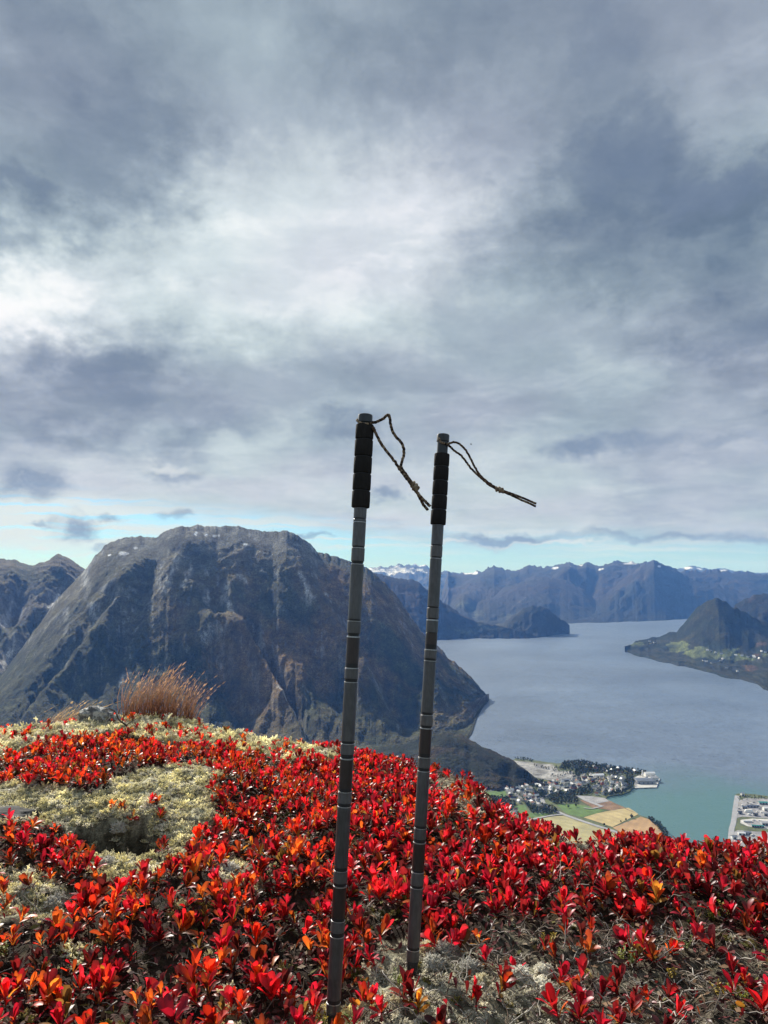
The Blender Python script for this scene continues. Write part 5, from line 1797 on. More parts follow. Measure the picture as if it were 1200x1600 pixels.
def add_plants():
    q = np.random.default_rng(78)
    inview = [p for p in PLANTS if -12 < p['px'] < 1212 and p['py'] < 1625]
    inview.sort(key=lambda p: p['d'])
    front = inview[:300]
    ids = {id(p) for p in front}
    label_plants(front)
    stems = [stem_mesh(h, q) for h in (0.014, 0.020, 0.026, 0.032)]
    for p in front:
        t = empty('red_leaved_plant')
        t.matrix_world = plant_root(p)
        tag(t, p['label'], 'plant', 'red leaved plants carpeting the hilltop')
        link('stem', stems[min(3, int((p['h'] - 0.012) / 0.0051))], t)
        for l in p['lv']:
            o = link('leaf', leaf_mesh(l[0], l[1], l[8]), t)
            o.matrix_local = leaf_local(p, l)
    # all the rest in one mass
    Vs, Qs, Ts, Cs, n = [], [], [], [], 0
    for p in PLANTS:
        if id(p) in ids:
            continue
        rm = plant_root(p)
        for l in p['lv']:
            M = np.array(rm @ leaf_local(p, l))
            V, F, T = LEAF_SHAPES[l[0]]
            Vs.append(V @ M[:3, :3].T + M[:3, 3])
            Qs.append(F + n)
            Ts.append(T + n)
            Cs.append(leaf_colour(l[1], l[0] + 10 * l[1]) * SHADE[l[8]])
            n += len(V)
    o = link('red_leaved_plants', mesh_np('red_leaved_plants', np.concatenate(Vs), [np.concatenate(Qs), np.concatenate(Ts)], [M_LEAF], np.concatenate(Cs)))
    tag(o, 'dense carpet of red and orange leaved plants farther up the hilltop', 'plants', 'red leaved plants carpeting the hilltop', kind='stuff')
    return len(PLANTS), len(inview)


print('PLANTS', add_plants(), 'LICHEN', N_LICHEN)


# low dark understorey of small leaves between the plants
def add_understorey():
    q = np.random.default_rng(79)
    x, y = world_samples(-3.6, 3.6, 0.6, 4.5, 0.021, q)
    px, py = gproj(x, y)
    d = soft_mask(px, py, RED, 9, 61)
    L = soft_mask(px, py, LICHEN, 14, 21)
    k = q.random(len(x)) < d * np.where((L > .5) & (px < 345), .1, .55)
    x, y = x[k], y[k]
    m = len(x)
    z = ground_z(x, y)
    Vs, Qs, Ts, Cs, n = [], [], [], [], 0
    for i in range(m):
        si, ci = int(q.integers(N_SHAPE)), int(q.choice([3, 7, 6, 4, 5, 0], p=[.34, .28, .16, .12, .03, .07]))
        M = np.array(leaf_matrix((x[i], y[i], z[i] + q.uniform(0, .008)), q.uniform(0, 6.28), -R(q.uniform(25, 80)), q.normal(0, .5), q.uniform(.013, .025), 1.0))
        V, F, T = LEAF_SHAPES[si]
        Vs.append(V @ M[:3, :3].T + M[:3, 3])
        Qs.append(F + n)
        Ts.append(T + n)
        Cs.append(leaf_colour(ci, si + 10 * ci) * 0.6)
        n += len(V)
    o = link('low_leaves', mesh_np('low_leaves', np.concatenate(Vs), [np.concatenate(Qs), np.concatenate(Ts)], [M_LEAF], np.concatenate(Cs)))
    tag(o, 'low dark maroon leaves filling the gaps under the red plants', 'undergrowth', kind='stuff')


add_understorey()


# ------------------------------------------------------------------ small green and yellow sprigs
M_SPRIG = mat_vcol('sprig_leaf', 0.6, 0.3, 0.35)


def add_sprigs():
    q = np.random.default_rng(81)
    tips = {'green': (0.14, 0.20, 0.035), 'yellow': (0.42, 0.30, 0.03), 'lime green': (0.26, 0.28, 0.04)}
    spec = [(620, 1530, 'green', 'beside the foot of the farther pole'), (629, 1524, 'lime green', 'touching the foot of the farther pole'), (626, 1540, 'lime green', 'a little in front of the foot of the farther pole'),
            (510, 1588, 'lime green', 'against the foot of the nearer pole'), (586, 1575, 'yellow', 'behind the lichen cushion near the nearer pole'), (551, 1582, 'green', 'alone between the nearer pole and its lichen cushion'),
            (503, 1572, 'yellow', 'just beside the nearer pole shaft'), (855, 1474, 'yellow', 'standing in front of the red carpet over the white cushions'), (972, 1484, 'lime green', 'in the middle of the open twig ground'),
            (983, 1496, 'green', 'next to the lime green sprig on the twig ground'), (1052, 1518, 'yellow', 'alone on the grey twigs'), (1125, 1552, 'yellow', 'near the bottom corner of the twig ground'),
            (1152, 1562, 'lime green', 'closest to the bottom corner of the twig ground'), (1168, 1575, 'lime green', 'lowest by the bottom corner'), (926, 1518, 'yellow', 'beside the white lichen cushions'),
            (1068, 1482, 'green', 'below the dark red carpet'), (8, 1500, 'lime green', 'at the picture edge among red plants'), (440, 1155, 'green', 'on the crest among red plants behind the nearer pole'), (455, 1430, 'green', 'in the dark soil gap')]
    spec += [(1120, 1436, 'lime green', 'under the dark red plants over the twig ground'), (1135, 1432, 'lime green', 'right under the darkest red plants'), (1080, 1440, 'green', 'at the top of the twig ground')]
    for px, py, kd, where in spec:
        if py < 1200:
            p3 = ray_at_y(615, 1205, 3.45)
            x, y = p3[0], p3[1]
        else:
            x, y = (float(v) for v in on_plane(px, py + 5, 0.0))
        z = float(ground_z(x, y))
        t = empty('sprig', (x, y, z))
        tag(t, f'{kd} leafy sprig {where}', 'sprig', 'small green and yellow sprigs')
        st, lf = MB(), MB()
        big = 1.9 if py < 1200 else 1.0
        for _ in range(q.integers(3, 6)):
            d = np.array([q.normal(0, .35), q.normal(0, .35), 1.0])
            h = q.uniform(0.018, 0.034) * big
            tip = d * h
            off = np.array([q.normal(0, .005), q.normal(0, .005), 0])
            st.tube([off, off + tip * .5, off + tip], [.0009, .0008, .0005], 4, (0.11, 0.07, 0.03))
            for f in np.linspace(.35, 1.0, 7):
                for s in range(3):
                    a = q.uniform(0, 6.28)
                    o_ = np.array([math.cos(a), math.sin(a), q.uniform(.2, 1.0)])
                    o_ /= np.linalg.norm(o_)
                    ln = q.uniform(.004, .0075) * big ** .5
                    c = off + tip * f
                    sd = np.cross(o_, [0, 0, 1.0]) * ln * .28
                    col = np.array(tips[kd]) * q.uniform(.7, 1.3)
                    lf.add([c, c + o_ * ln * .55 + sd, c + o_ * ln, c + o_ * ln * .55 - sd], [[0, 1, 2, 3]], col)
        link('stem', st.mesh('stem', M_STEM), t)
        link('leaves', lf.mesh('leaves', M_SPRIG, False), t)


add_sprigs()


# ------------------------------------------------------------------ lichen cushions one can pick out
def add_cushions():
    q = np.random.default_rng(85)
    spec = [(850, 1516, 24, 'white', 'upper one of the pair beside the twig ground'), (846, 1540, 34, 'white', 'biggest of those on the twig ground'), (812, 1534, 26, 'grey white', 'next to the biggest one on the twig ground'), (754, 1552, 22, 'yellowish', 'behind the low red plants at the bottom edge'),
            (896, 1578, 18, 'white', 'lowest one under the red plants of the twig ground'), (862, 1586, 24, 'yellowish', 'at the bottom edge below the biggest one'), (941, 1540, 18, 'grey white', 'alone on the twigs'),
            (572, 1574, 24, 'yellowish', 'closest to the nearer pole'), (618, 1575, 24, 'yellowish', 'between both poles at the bottom edge'), (506, 1600, 20, 'white', 'cut by the bottom edge below the nearer pole'),
            (44, 1372, 18, 'white', 'small one among the orange plants'), (88, 1402, 30, 'grey white', 'biggest one among the orange plants'), (166, 1352, 24, 'grey white', 'between the dark hollow and the red plants'), (40, 1395, 20, 'grey white', 'beside the small one among the orange plants'),
            (355, 1362, 26, 'grey white', 'half under the orange plants in front of the lichen patch'), (186, 1290, 22, 'white', 'on the upper rim of the dark hollow'), (700, 1490, 30, 'grey white', 'beside the farther pole foot'), (680, 1512, 26, 'grey white', 'in front of the farther pole foot'),
            (735, 1520, 26, 'grey white', 'between the farther pole and the white pair'), (665, 1480, 22, 'yellowish', 'behind the farther pole foot'), (520, 1560, 14, 'white', 'small one right beside the nearer pole shaft'), (848, 1322, 22, 'yellowish', 'high up in the dense red carpet')]
    cols = {'white': (0.82, 0.79, 0.68), 'grey white': (0.66, 0.64, 0.57), 'yellowish': (0.72, 0.66, 0.47)}
    for px, py, wpx, kd, where in spec:
        x, y = (float(v) for v in on_plane(px, py, 0.0))
        z = float(ground_z(x, y))
        dep = y * CP + (z - CAMZ) * SP
        r = 1.12 * wpx * dep / FPX / 2
        # a lumpy body covered with short knobs
        n1, n2 = 22, 9
        th, ph = np.meshgrid(np.linspace(0, 2 * np.pi, n1), np.linspace(0.02, np.pi / 2 + .3, n2), indexing='ij')
        d = np.stack([np.cos(th) * np.sin(ph), np.sin(th) * np.sin(ph), np.cos(ph)], -1)
        sd = int(q.integers(1000))
        k = 1 + 0.28 * perlin(d[..., 0] * 2.4 + 9, d[..., 1] * 2.4 + d[..., 2] * 2, sd) + 0.16 * perlin(d[..., 0] * 6, d[..., 1] * 6 + d[..., 2] * 5, sd + 1)
        k[-1] = k[0]
        P = d * k[..., None] * r * np.array([1, 1, 0.72])
        mb = MB()
        col = np.array(cols[kd])
        mb.add(P, grid_faces(n1, n2), col * 0.85)
        nk = int(170 + 50 * (wpx > 25))
        for _ in range(nk):
            dd = q.normal(size=3)
            dd[2] = abs(dd[2]) - 0.1
            dd /= np.linalg.norm(dd)
            kk = 1 + 0.28 * float(perlin(dd[0] * 2.4 + 9, dd[1] * 2.4 + dd[2] * 2, sd)) + 0.16 * float(perlin(dd[0] * 6, dd[1] * 6 + dd[2] * 5, sd + 1))
            p = dd * kk * r * np.array([1, 1, 0.72])
            e = dd + q.normal(0, .35, 3)
            l = r * q.uniform(.10, .26)
            mb.tube([p - e * l * .4, p + e * l * .5, p + e * l], [.0015, .0017, .0007], 4, col * q.uniform(.8, 1.15))
        o = link('lichen_cushion', mb.mesh('lichen_cushion', M_LICHEN), loc=(x, y, z + r * 0.22))
        tag(o, f'{kd} lichen cushion, {where}', 'lichen', 'lichen cushions on the hilltop')


add_cushions()


# ------------------------------------------------------------------ dry grass on the crest, rocks, branch
M_GRASS = mat_vcol('dry_grass', 0.6, 0.25, 0.4)


def grass_tuft(cx, cy, wid, depth, n, hmin, hmax, lean, label, seed, colset, droop):
    q = np.random.default_rng(seed)
    t = empty('grass_tuft', (cx, cy, float(ground_z(cx, cy))))
    tag(t, label, 'grass')
    mb = MB()
    for _ in range(n):
        ox, oy = q.normal(0, wid / 2.1), q.normal(0, depth / 2.2)
        ox = float(np.clip(ox, -wid * .62, wid * .62))
        z0 = float(ground_z(cx + ox, cy + oy)) - t.location.z - 0.01
        h = q.uniform(hmin, hmax) * (1 - 0.35 * (ox / wid) ** 2)
        k = 6
        s = np.linspace(0, 1, k)
        bx = 2.1 * lean * (s ** 2.8) * h * q.uniform(.5, 1.5) + q.normal(0, .20) * s * h
        by = q.normal(0, .2) * s * h
        bz = h * s - droop * h * s ** 3 * q.uniform(.3, 1.2)
        p = np.stack([ox + bx, oy + by, z0 + bz], -1)
        wd = q.uniform(.0008, .0016) * np.array([1, 1, .9, .75, .5, .12])
        a = q.uniform(0, math.pi)
        sd = np.array([math.cos(a), math.sin(a), 0]) * wd[:, None]
        c0, c1 = np.array(colset[0]), np.array(colset[1])
        col = (c0 + (c1 - c0) * (s ** 1.4)[:, None]) * q.uniform(.7, 1.3)
        V = np.stack([p - sd, p + sd], 1).reshape(-1, 3)
        mb.add(V, [[2 * i, 2 * i + 1, 2 * i + 3, 2 * i + 2] for i in range(k - 1)], np.repeat(col, 2, 0))
        if q.random() < .28:                                # seed head
            d = p[-1] - p[-2]
            for j in range(3):
                c = p[-1] - d * .5 * j
                e = q.normal(0, .0022, 3)
                mb.add([c, c + e + d * .2, c + d * .5, c - e + d * .2], [[0, 1, 2, 3]], c1 * 1.1)
    o = link('blades', mb.mesh('blades', M_GRASS, False), t)
    o['kind'] = 'stuff'


g1 = ray_at_y(250, 1122, 4.42)
grass_tuft(g1[0], g1[1], 0.29, 0.16, 700, 0.15, 0.33, 0.11, 'tall russet tuft of dry grass bending in the wind on the crest', 91, ((0.14, 0.046, 0.026), (0.40, 0.245, 0.155)), 0.08)
g2 = ray_at_y(92, 1140, 4.35)
grass_tuft(g2[0], g2[1], 0.24, 0.12, 300, 0.10, 0.20, 0.28, 'low straw coloured tuft of dry grass leaning beside the rock', 92, ((0.20, 0.09, 0.045), (0.46, 0.33, 0.19)), 0.15)
M_ROCK, g, b = material('lichen_rock')
pos = g.node('ShaderNodeTexCoord').outputs['Object']
c = g.mix(g.rng(g.noise(pos, 24, 6, 0.7), 0.42, 0.58), (0.10, 0.10, 0.10), (0.42, 0.43, 0.40))
c = g.mix(g.rng(g.noise(pos, 60, 4, 0.7), 0.58, 0.66), c, (0.03, 0.03, 0.03))
g.put(b.inputs['Base Color'], c)
b.inputs['Roughness'].default_value = 0.9
M_DARKROCK, g, b = material('slaty_rock')
pos = g.node('ShaderNodeTexCoord').outputs['Object']
st = g.noise(g.v('MULTIPLY', pos, (12, 70, 40)), 1.0, 6, 0.7)
g.put(b.inputs['Base Color'], g.mix(g.rng(st, 0.38, 0.62), (0.016, 0.017, 0.019), (0.085, 0.084, 0.082)))
b.inputs['Roughness'].default_value = 0.85
b.inputs['Specular IOR Level'].default_value = 0.1
bn = g.node('ShaderNodeBump')
bn.inputs['Distance'].default_value = 0.006
g.put(bn.inputs['Height'], st)
g.put(b.inputs['Normal'], bn.outputs[0])


def rock(name, c, size, rz, mat, label, seed, rough=0.25):
    bm = bmesh.new()
    bmesh.ops.create_icosphere(bm, subdivisions=4, radius=1.0)
    v = np.array([p.co[:] for p in bm.verts])
    k = 1 + rough * ridged(v[:, 0] * 1.3 + 5, v[:, 1] * 1.3 + v[:, 2] * 1.7, seed, 4) + 0.12 * fbm(v[:, 0] * 4, v[:, 1] * 4 + v[:, 2] * 3, seed + 2, 3)
    v = np.sign(v) * np.abs(v) ** 0.8
    v = v * k[:, None] * np.array(size)
    for p, q in zip(bm.verts, v):
        p.co = q
    for f in bm.faces:
        f.smooth = True
    me = bpy.data.meshes.new(name)
    bm.to_mesh(me)
    bm.free()
    me.materials.append(mat)
    o = link(name, me, loc=c)
    o.rotation_euler = (0, 0, rz)
    tag(o, label, 'rock')


p = ray_at_y(146, 1140, 4.2)
rock('rock', (p[0], p[1], float(ground_z(p[0], p[1])) + 0.025), (0.075, 0.06, 0.062), 0.3, M_ROCK, 'grey rock crusted with pale lichen on the crest beside the grass', 5)
p = ray_at_y(172, 1143, 4.22)
rock('rock', (p[0], p[1], float(ground_z(p[0], p[1])) + 0.012), (0.05, 0.045, 0.045), 0.9, M_ROCK, 'smaller dark rock leaning against the crusted one', 9, 0.4)
x, y = (float(v) for v in on_plane(6, 1284, 0.03))
rock('rock', (x, y, float(ground_z(x, y)) + 0.004), (0.105, 0.075, 0.028), -0.25, M_DARKROCK, 'flat dark slaty rock sunk in the lichen at the picture edge', 15, 0.15)


def add_branch():
    q = np.random.default_rng(95)
    o_ = ray_at_y(190, 1146, 4.05)
    z = float(ground_z(o_[0], o_[1]))
    t = empty('dead_branch', (o_[0], o_[1], z))
    tag(t, 'dark crooked dead branch rising beside the crusted rock', 'branch')
    mb = MB()
    p = resample([(0.05, -0.02, -0.01), (0.02, 0, 0.02), (-0.02, 0.01, 0.045), (-0.045, 0.02, 0.085), (-0.08, 0.02, 0.105)], 14)
    mb.tube(p, np.linspace(.006, .002, 14), 6, (0.07, 0.055, 0.045))
    link('limb', mb.mesh('limb', M_TWIG), t)
    for a, e in ((5, (0.03, 0, 0.06)), (8, (0.02, 0.02, 0.05)), (10, (-0.05, 0, 0.01)), (3, (0.05, 0.01, 0.03))):
        mb = MB()
        e = np.array(e)
        mb.tube([p[a], p[a] + e * .5 + q.normal(0, .004, 3), p[a] + e], [.003, .0022, .001], 5, (0.09, 0.07, 0.055))
        link('twig', mb.mesh('twig', M_TWIG), t)


add_branch()

# ------------------------------------------------------------------ hiking poles
def mat_metal(name, col, metal, rough, grain=0.0, spec=0.5):
    m, g, b = material(name)
    pos = g.node('ShaderNodeTexCoord').outputs['Object']
    n = g.noise(g.v('MULTIPLY', pos, (1, 1, 0.18)), 260, 4, 0.6)
    sm = g.noise(pos, 22, 4, 0.6)
    cn = g.node('ShaderNodeRGB')
    cn.outputs[0].default_value = (*col, 1)
    g.put(b.inputs['Base Color'], g.v('SCALE', cn.outputs[0], None, g.m('MULTIPLY', g.rng(n, .3, .7, .85, 1.15), g.rng(sm, .3, .7, .85, 1.18))))
    b.inputs['Metallic'].default_value = metal
    g.put(b.inputs['Roughness'], g.rng(sm, .3, .7, rough - .05, rough + .08))
    b.inputs['Specular IOR Level'].default_value = spec
    if grain:
        bn = g.node('ShaderNodeBump')
        bn.inputs['Distance'].default_value = grain
        g.put(bn.inputs['Height'], g.noise(pos, 900, 3, 0.6))
        g.put(b.inputs['Normal'], bn.outputs[0])
    return m


M_TUBE = mat_metal('anodised_tube', (0.095, 0.094, 0.097), 0.5, 0.36, 0.0002)
M_COLLAR = mat_metal('knurled_collar', (0.112, 0.110, 0.110), 0.5, 0.42, 0.0006)
M_SLEEVE = mat_metal('brown_sleeve', (0.040, 0.029, 0.027), 0.25, 0.34)
M_GROOVE = mat_metal('black_groove', (0.012, 0.012, 0.013), 0.0, 0.5)
M_LIP = mat_metal('bare_metal_ring', (0.42, 0.42, 0.42), 0.7, 0.35)
M_FOAM = mat_metal('foam', (0.022, 0.020, 0.019), 0.0, 0.95, 0.0006, 0.15)
M_CAP = mat_metal('cap_metal', (0.036, 0.041, 0.045), 0.3, 0.42)
M_TIP = mat_metal('rubber_tip', (0.014, 0.014, 0.015), 0.0, 0.6)


def lathe(name, prof, mat, parent, base, axis, n=32, wobble=0.0):
    """Turned piece round the pole's axis; prof = (distance along the axis, radius)."""
    ax = np.array(axis)
    a = np.cross(ax, [0, 1.0, 0.2])
    a /= np.linalg.norm(a)
    b = np.cross(ax, a)
    th = np.arange(n) * 2 * np.pi / n
    ring = a * np.cos(th)[:, None] + b * np.sin(th)[:, None]
    V, F = [], []
    for t, r in prof:
        V.append(ax * t + ring * r)
    k = len(prof)
    V = np.concatenate(V + [[ax * prof[0][0]], [ax * prof[-1][0]]])
    i = np.arange(k - 1)[:, None] * n
    j = np.arange(n)[None]
    jn = (j + 1) % n
    Q = np.stack([i + j, i + jn, i + n + jn, i + n + j], -1).reshape(-1, 4)
    c0, c1 = k * n, k * n + 1
    T = [[c0, (q + 1) % n, q] for q in range(n)] + [[c1, (k - 1) * n + q, (k - 1) * n + (q + 1) % n] for q in range(n)]
    me = mesh_np(name, V, [Q, np.array(T)], [mat], None, True)
    try:
        me.set_sharp_from_angle(angle=R(38))
    except Exception:
        pass
    return link(name, me, parent)


RT = 0.0133
# rows of the photograph from the cap downwards
TAB_A = [('cap', 648, 661), ('groove', 661, 663.5), ('foam', 663.5, 686.5), ('foam', 687.3, 713.3), ('foam', 714.2, 740), ('foam', 740.8, 766.3), ('foam', 767.2, 793.5), ('tube', 793.5, 810), ('groove', 810, 811.5), ('tube', 811.5, 815.5), ('lip', 815.5, 817),
         ('tube', 817, 853.5), ('groove', 853.5, 856), ('lip', 856, 857), ('collar', 857, 877), ('groove', 877, 879), ('lip', 881.3, 882.3), ('tube', 882.3, 967), ('groove', 967, 970), ('lip', 970, 971), ('collar', 971, 989), ('groove', 989, 990.5),
         ('lip', 994, 996), ('sleeve', 996, 1036), ('groove', 1036, 1043), ('lip', 1043, 1044.5), ('collar', 1044.5, 1060), ('groove', 1060, 1065), ('lip', 1065, 1066.2), ('tube', 1066.2, 1157), ('groove', 1157, 1161), ('lip', 1161, 1162.2), ('collar', 1162.2, 1178),
         ('groove', 1178, 1183), ('lip', 1184, 1186), ('sleeve', 1186, 1231), ('groove', 1231, 1236), ('lip', 1236, 1237.3), ('collar', 1237.3, 1254), ('groove', 1254, 1259), ('lip', 1259, 1260.3), ('tube', 1260.3, 1353.5), ('groove', 1353.5, 1359),
         ('lip', 1359, 1360.3), ('collar', 1360.3, 1378), ('groove', 1378, 1382), ('lip', 1383, 1385), ('sleeve', 1385, 1432), ('groove', 1432, 1437), ('lip', 1437, 1438.3), ('collar', 1438.3, 1455), ('groove', 1455, 1461.5), ('lip', 1461.5, 1463),
         ('tube', 1463, 1559.5), ('groove', 1559.5, 1565.5), ('lip', 1565.5, 1567), ('foot', 1567, 1580), ('tip', 1580, 1600)]
TAB_B = [('cap', 679, 690.5), ('neck', 690.5, 709), ('foam', 709, 728.8), ('foam', 729.5, 751), ('foam', 751.8, 773.8), ('foam', 774.5, 796), ('foam', 796.8, 820), ('tube', 820, 851.5), ('groove', 851.5, 853), ('collar', 853, 870.5), ('groove', 870.5, 872.5),
         ('lip', 872.5, 873.5), ('tube', 873.5, 948), ('groove', 948, 950), ('collar', 950, 966), ('groove', 966, 967.2), ('lip', 968, 970), ('tube', 970, 988), ('groove', 988, 988.8), ('sleeve', 988.8, 1006.5), ('groove', 1006.5, 1014.5), ('lip', 1014.5, 1016),
         ('collar', 1016, 1028.5), ('groove', 1028.5, 1032), ('lip', 1032, 1033), ('tube', 1033, 1112.5), ('groove', 1112.5, 1116.5), ('lip', 1116.5, 1117.6), ('collar', 1117.6, 1133), ('groove', 1133, 1136), ('lip', 1137, 1138.5), ('sleeve', 1138.5, 1176.5),
         ('groove', 1176.5, 1182.5), ('lip', 1182.5, 1183.7), ('collar', 1183.7, 1199), ('groove', 1199, 1204), ('lip', 1204, 1205.2), ('tube', 1205.2, 1289), ('groove', 1289, 1293), ('lip', 1293, 1294.2), ('collar', 1294.2, 1310), ('groove', 1310, 1314.5),
         ('lip', 1315.5, 1317), ('sleeve', 1317, 1358), ('groove', 1358, 1361.5), ('lip', 1361.5, 1363), ('collar', 1363, 1382), ('groove', 1382, 1386), ('lip', 1386, 1387.2), ('tube', 1387.2, 1478), ('groove', 1478, 1482.5), ('lip', 1482.5, 1483.7),
         ('foot', 1483.7, 1500), ('tip', 1500, 1526)]
NAMES = dict(cap='cap', groove='joint_groove', tube='shaft_section', collar='collar', lip='metal_ring', sleeve='dark_sleeve', foot='shaft_section', tip='rubber_tip', neck='neck')
MATS = dict(cap=M_CAP, groove=M_GROOVE, tube=M_TUBE, collar=M_COLLAR, lip=M_LIP, sleeve=M_SLEEVE, foot=M_TUBE, tip=M_TIP, neck=M_CAP)


def pole(ends, tab, label, rcap, foam_r):
    base, top = ends
    L = float(np.linalg.norm(top - base))
    ax = (top - base) / L
    tt = np.linspace(-0.05, L + 0.05, 4000)
    pts = base + ax * tt[:, None]
    rows = project(pts[:, 0], pts[:, 1], pts[:, 2])[1]

    def at(py):
        return float(np.interp(-py, -rows, tt))
    root = empty('hiking_pole', tuple(base))
    tag(root, label, 'hiking pole', 'pair of hiking poles stuck in the ground')
    foams = [r for r in tab if r[0] == 'foam']
    f1, f0 = at(foams[0][1]), at(foams[-1][2])
    grip = lathe('grip', [(f0 - .001, RT * .9), (f0 + .0005, RT + .002), (f1 - .0005, RT + .002), (f1 + .0005, RT * .9)], M_GROOVE, root, base, ax)
    gap_before = None
    for kd, y0, y1 in tab:
        t1, t0 = at(y0), at(y1)
        e = 0.0004
        if kd == 'foam':
            r, bv = foam_r, 0.0022
            lathe('foam_ring', [(t0, RT), (t0 + .0002, r - bv), (t0 + bv * .35, r - bv * .35), (t0 + bv, r), ((t0 + t1) / 2, r + .0002), (t1 - bv, r), (t1 - bv * .35, r - bv * .35), (t1 - .0002, r - bv), (t1, RT)], M_FOAM, grip, base, ax)
            continue
        if kd == 'cap':
            r = rcap
            pr = [(t0, r * .9), (t0 + .0008, r), (t1 - .003, r), (t1 - .001, r * .965), (t1, r * .86), (t1 + .0006, r * .5)]
        elif kd == 'neck':
            r = RT * .94
            pr = [(t0, r), (t1, r)]
        elif kd == 'groove':
            r = RT * (.93 if y1 - y0 < 2.6 else .965)
            pr = [(t0, r), (t1, r)]
        elif kd == 'lip':
            r = RT * 1.012
            pr = [(t0, r - .0006), (t0 + .0002, r), (t1 - .0002, r), (t1, r - .0006)]
        elif kd == 'collar':
            r = RT * 1.022
            pr = [(t0, r - .0008), (t0 + .0006, r), (t1 - .0006, r), (t1, r - .0008)]
        elif kd == 'sleeve':
            r = RT * .985
            pr = [(t0, r - .0004), (t0 + .0004, r), (t1 - .0004, r), (t1, r - .0004)]
        elif kd == 'tip':
            pr = [(t0 - .02, .006), (t0, .0085), ((t0 + t1) / 2, RT * .8), (t1 - .002, RT * .97), (t1, RT * .9)]
        else:
            r = RT
            pr = [(t0, r - .0005), (t0 + .0005, r), (t1 - .0005, r), (t1, r - .0005)]
        lathe(NAMES[kd], pr, MATS[kd], root, base, ax)
    # inner tube that carries the turned pieces
    lathe('core_tube', [(0.0, RT * .8), (f0, RT * .85), (L - .006, RT * .85)], M_GROOVE, root, base, ax)
    return root, base, ax, at


POLE1 = pole(POLE_A, TAB_A, 'nearer hiking pole with its foam grip reaching right up to the cap', 0.0152, 0.0188)
POLE2 = pole(POLE_B, TAB_B, 'farther hiking pole with a bare metal neck above its foam grip', 0.0146, 0.0175)

M_CORD = mat_vcol('braided_cord', 0.85, 0.15)


def cord(pole_, line, depth, rad, seed, name='wrist_cord', parent=None, pale=0.35):
    """Cord through points (px, py, offset in depth)."""
    root, base, ax, at = pole_
    pts = np.array([ray_at_y(p[0], p[1], depth + (p[2] if len(p) > 2 else 0)) for p in line]) - base
    n = 14 * len(line)
    p = resample(pts, n)
    q = np.random.default_rng(seed)
    p = p + np.stack([perlin(np.arange(n) / 5.0, np.full(n, 1.0 + k), seed) for k in range(3)], -1) * rad * 0.35
    s = np.arange(n)
    f = perlin(s / 3.2, s * 0 + .5, seed + 3)
    col = lerp((0.075, 0.042, 0.026), (0.30, 0.225, 0.15), np.clip(pale + 0.9 * f, 0, 1))
    col = lerp(col, (0.022, 0.016, 0.013), sstep(perlin(s / 4.5, s * 0 + 7.5, seed + 4), 0.1, 0.35))
    mb = MB()
    mb.tube(p, rad * (1 + 0.1 * perlin(s / 2.1, s * 0, seed + 8)), 8, col, caps=True)
    return link(name, mb.mesh(name, M_CORD), parent or root)


def knot(pole_, px, py, depth, rad, wide, dirpx, parent):
    root, base, ax, at = pole_
    c = ray_at_y(px, py, depth) - base
    d = ray_at_y(px + dirpx[0], py + dirpx[1], depth) - ray_at_y(px, py, depth)
    ln = np.linalg.norm(d)
    d = d / ln
    a = np.cross(d, [0, 1, 0])
    a /= np.linalg.norm(a)
    b = np.cross(d, a)
    mb = MB()
    for turns, r, l, ph in ((2.6, wide * 1.0, ln, 0), (1.4, wide * 0.8, ln * .8, 2.0)):
        t = np.linspace(0, 1, 40)
        th = ph + t * turns * 2 * np.pi
        r_ = r * (0.75 + 0.3 * np.sin(np.pi * t))
        p = c + d * ((t - .5) * l)[:, None] + (a * np.cos(th)[:, None] + b * np.sin(th)[:, None]) * r_[:, None]
        col = lerp((0.12, 0.075, 0.05), (0.38, 0.30, 0.21), np.clip(.5 + perlin(t * 14, t * 0, 3), 0, 1))
        mb.tube(p, rad, 8, col, caps=True)
    return link('knot', mb.mesh('knot', M_CORD), parent)


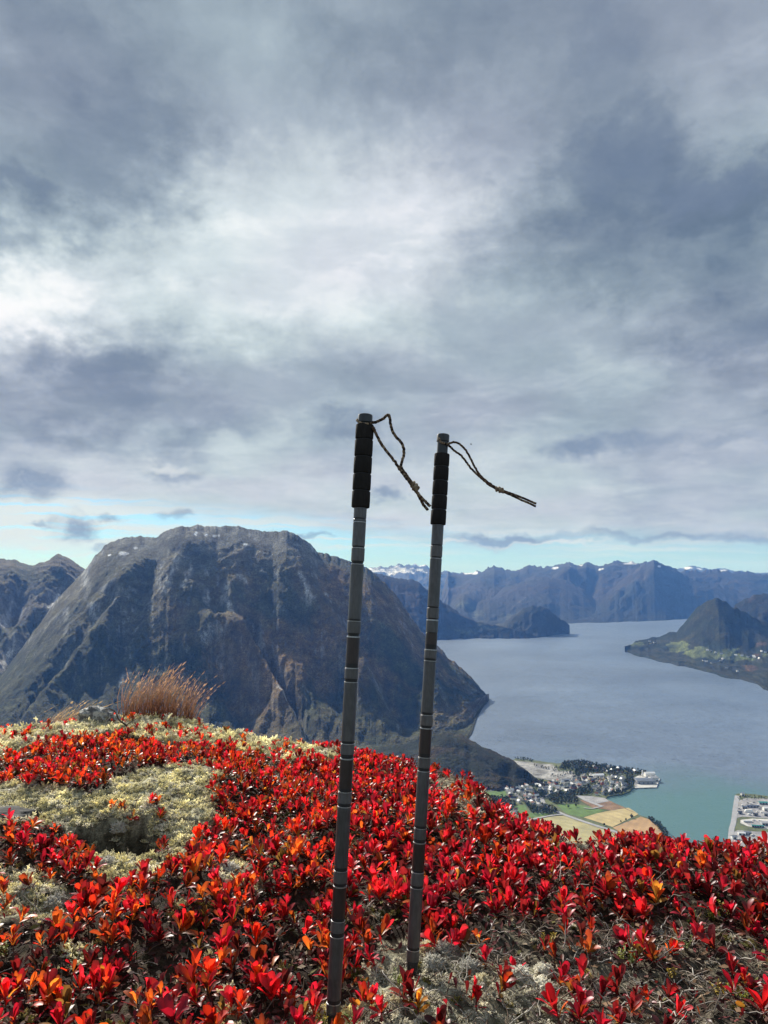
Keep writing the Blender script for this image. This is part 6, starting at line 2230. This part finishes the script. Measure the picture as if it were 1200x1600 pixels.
D1 = POLE_A[1][1] - 0.004
rA, rB = 0.0031, 0.0026
c1 = cord(POLE1, [(581, 660.5, -.012), (588, 659.2), (598, 654.6), (605.5, 648.4), (608.8, 652), (611, 666), (614.5, 676), (620, 684), (626, 690), (630, 698), (631.2, 708), (628.5, 720), (626.5, 728), (630, 735.5), (637, 745), (642.5, 753), (646, 760), (651, 768), (656.5, 779), (662, 789), (668.5, 797)], D1, rA, 3)
cord(POLE1, [(583, 668, -.012), (585.5, 673), (592, 687), (596.5, 694.5), (604, 705), (613, 716), (621, 727.5), (627, 736.5), (634, 745.5), (641, 755), (647, 763), (654, 772), (661, 780), (667, 786), (672.5, 791.5)], D1 - .006, rA, 4, 'cord_strand', c1)
knot(POLE1, 648.5, 761, D1 - .003, rA * 1.1, 0.0052, (8, 11), c1)
cord(POLE1, [(581, 661, -.013), (572, 662.2, -.0175), (563, 660.5, -.013), (558.3, 657.5, -.004), (558.5, 655.5, .002)], D1 + .004, rA * .8, 5, 'cord_loop', c1, .7)
D2 = POLE_B[1][1]
c2 = cord(POLE2, [(700.5, 693.8, -.009), (704, 692.2), (709, 690.9), (716, 692.6), (724, 699), (731, 708.5), (737, 720), (742, 730), (747.5, 739), (753, 745.5), (763, 754), (773, 760.5), (782, 765.5), (793, 769), (808, 774.5), (824, 781), (838, 787.2)], D2, rB, 13, pale=.1)
cord(POLE2, [(701, 696, -.009), (703.5, 698), (709, 703.5), (719, 710.5), (727, 719.5), (734, 729.5), (742.5, 738.5), (753, 748), (764, 757.5), (775, 763.5), (783, 767.5), (795, 772), (812, 780), (826, 786), (837, 791.3)], D2 - .005, rB, 14, 'cord_strand', c2, .1)
knot(POLE2, 780.5, 765.3, D2 - .003, rB * 1.1, 0.0045, (13, 4), c2)
cord(POLE2, [(686, 684.5, -.0145), (688, 690, -.0175), (694, 692.6, -.0185), (700.5, 694.6, -.012)], D2 + .002, rB, 15, 'cord_loop', c2, .8)

# ------------------------------------------------------------------ a small fly in the air
c = ray_at_y(736, 694, 1.6)
t = empty('fly', tuple(c))
tag(t, 'tiny dark fly in the air beside the farther pole cord', 'insect')
mb = MB()
u = np.linspace(0, 1, 9)
mb.tube(np.stack([0.0016 * (u - .5), 0.001 * (u - .5), 0.0035 * (.5 - u)], -1), 0.0011 * np.sqrt(np.clip(1 - (2 * u - 1) ** 2, .02, 1)), 8, (0.03, 0.028, 0.028), caps=True)
link('body', mb.mesh('body', M_TWIG), t)
for s in (-1, 1):
    mb = MB()
    k = np.linspace(0, 2 * np.pi, 9)[:-1]
    V = [(s * (0.0011 + 0.0011 * math.cos(a)), 0.0006 * math.sin(a), 0.0008 + 0.0004 * math.cos(a)) for a in k]
    mb.add(V, [[0, i, i + 1] for i in range(1, 7)], (0.3, 0.3, 0.3))
    link('wing', mb.mesh('wing', M_TWIG, False), t)
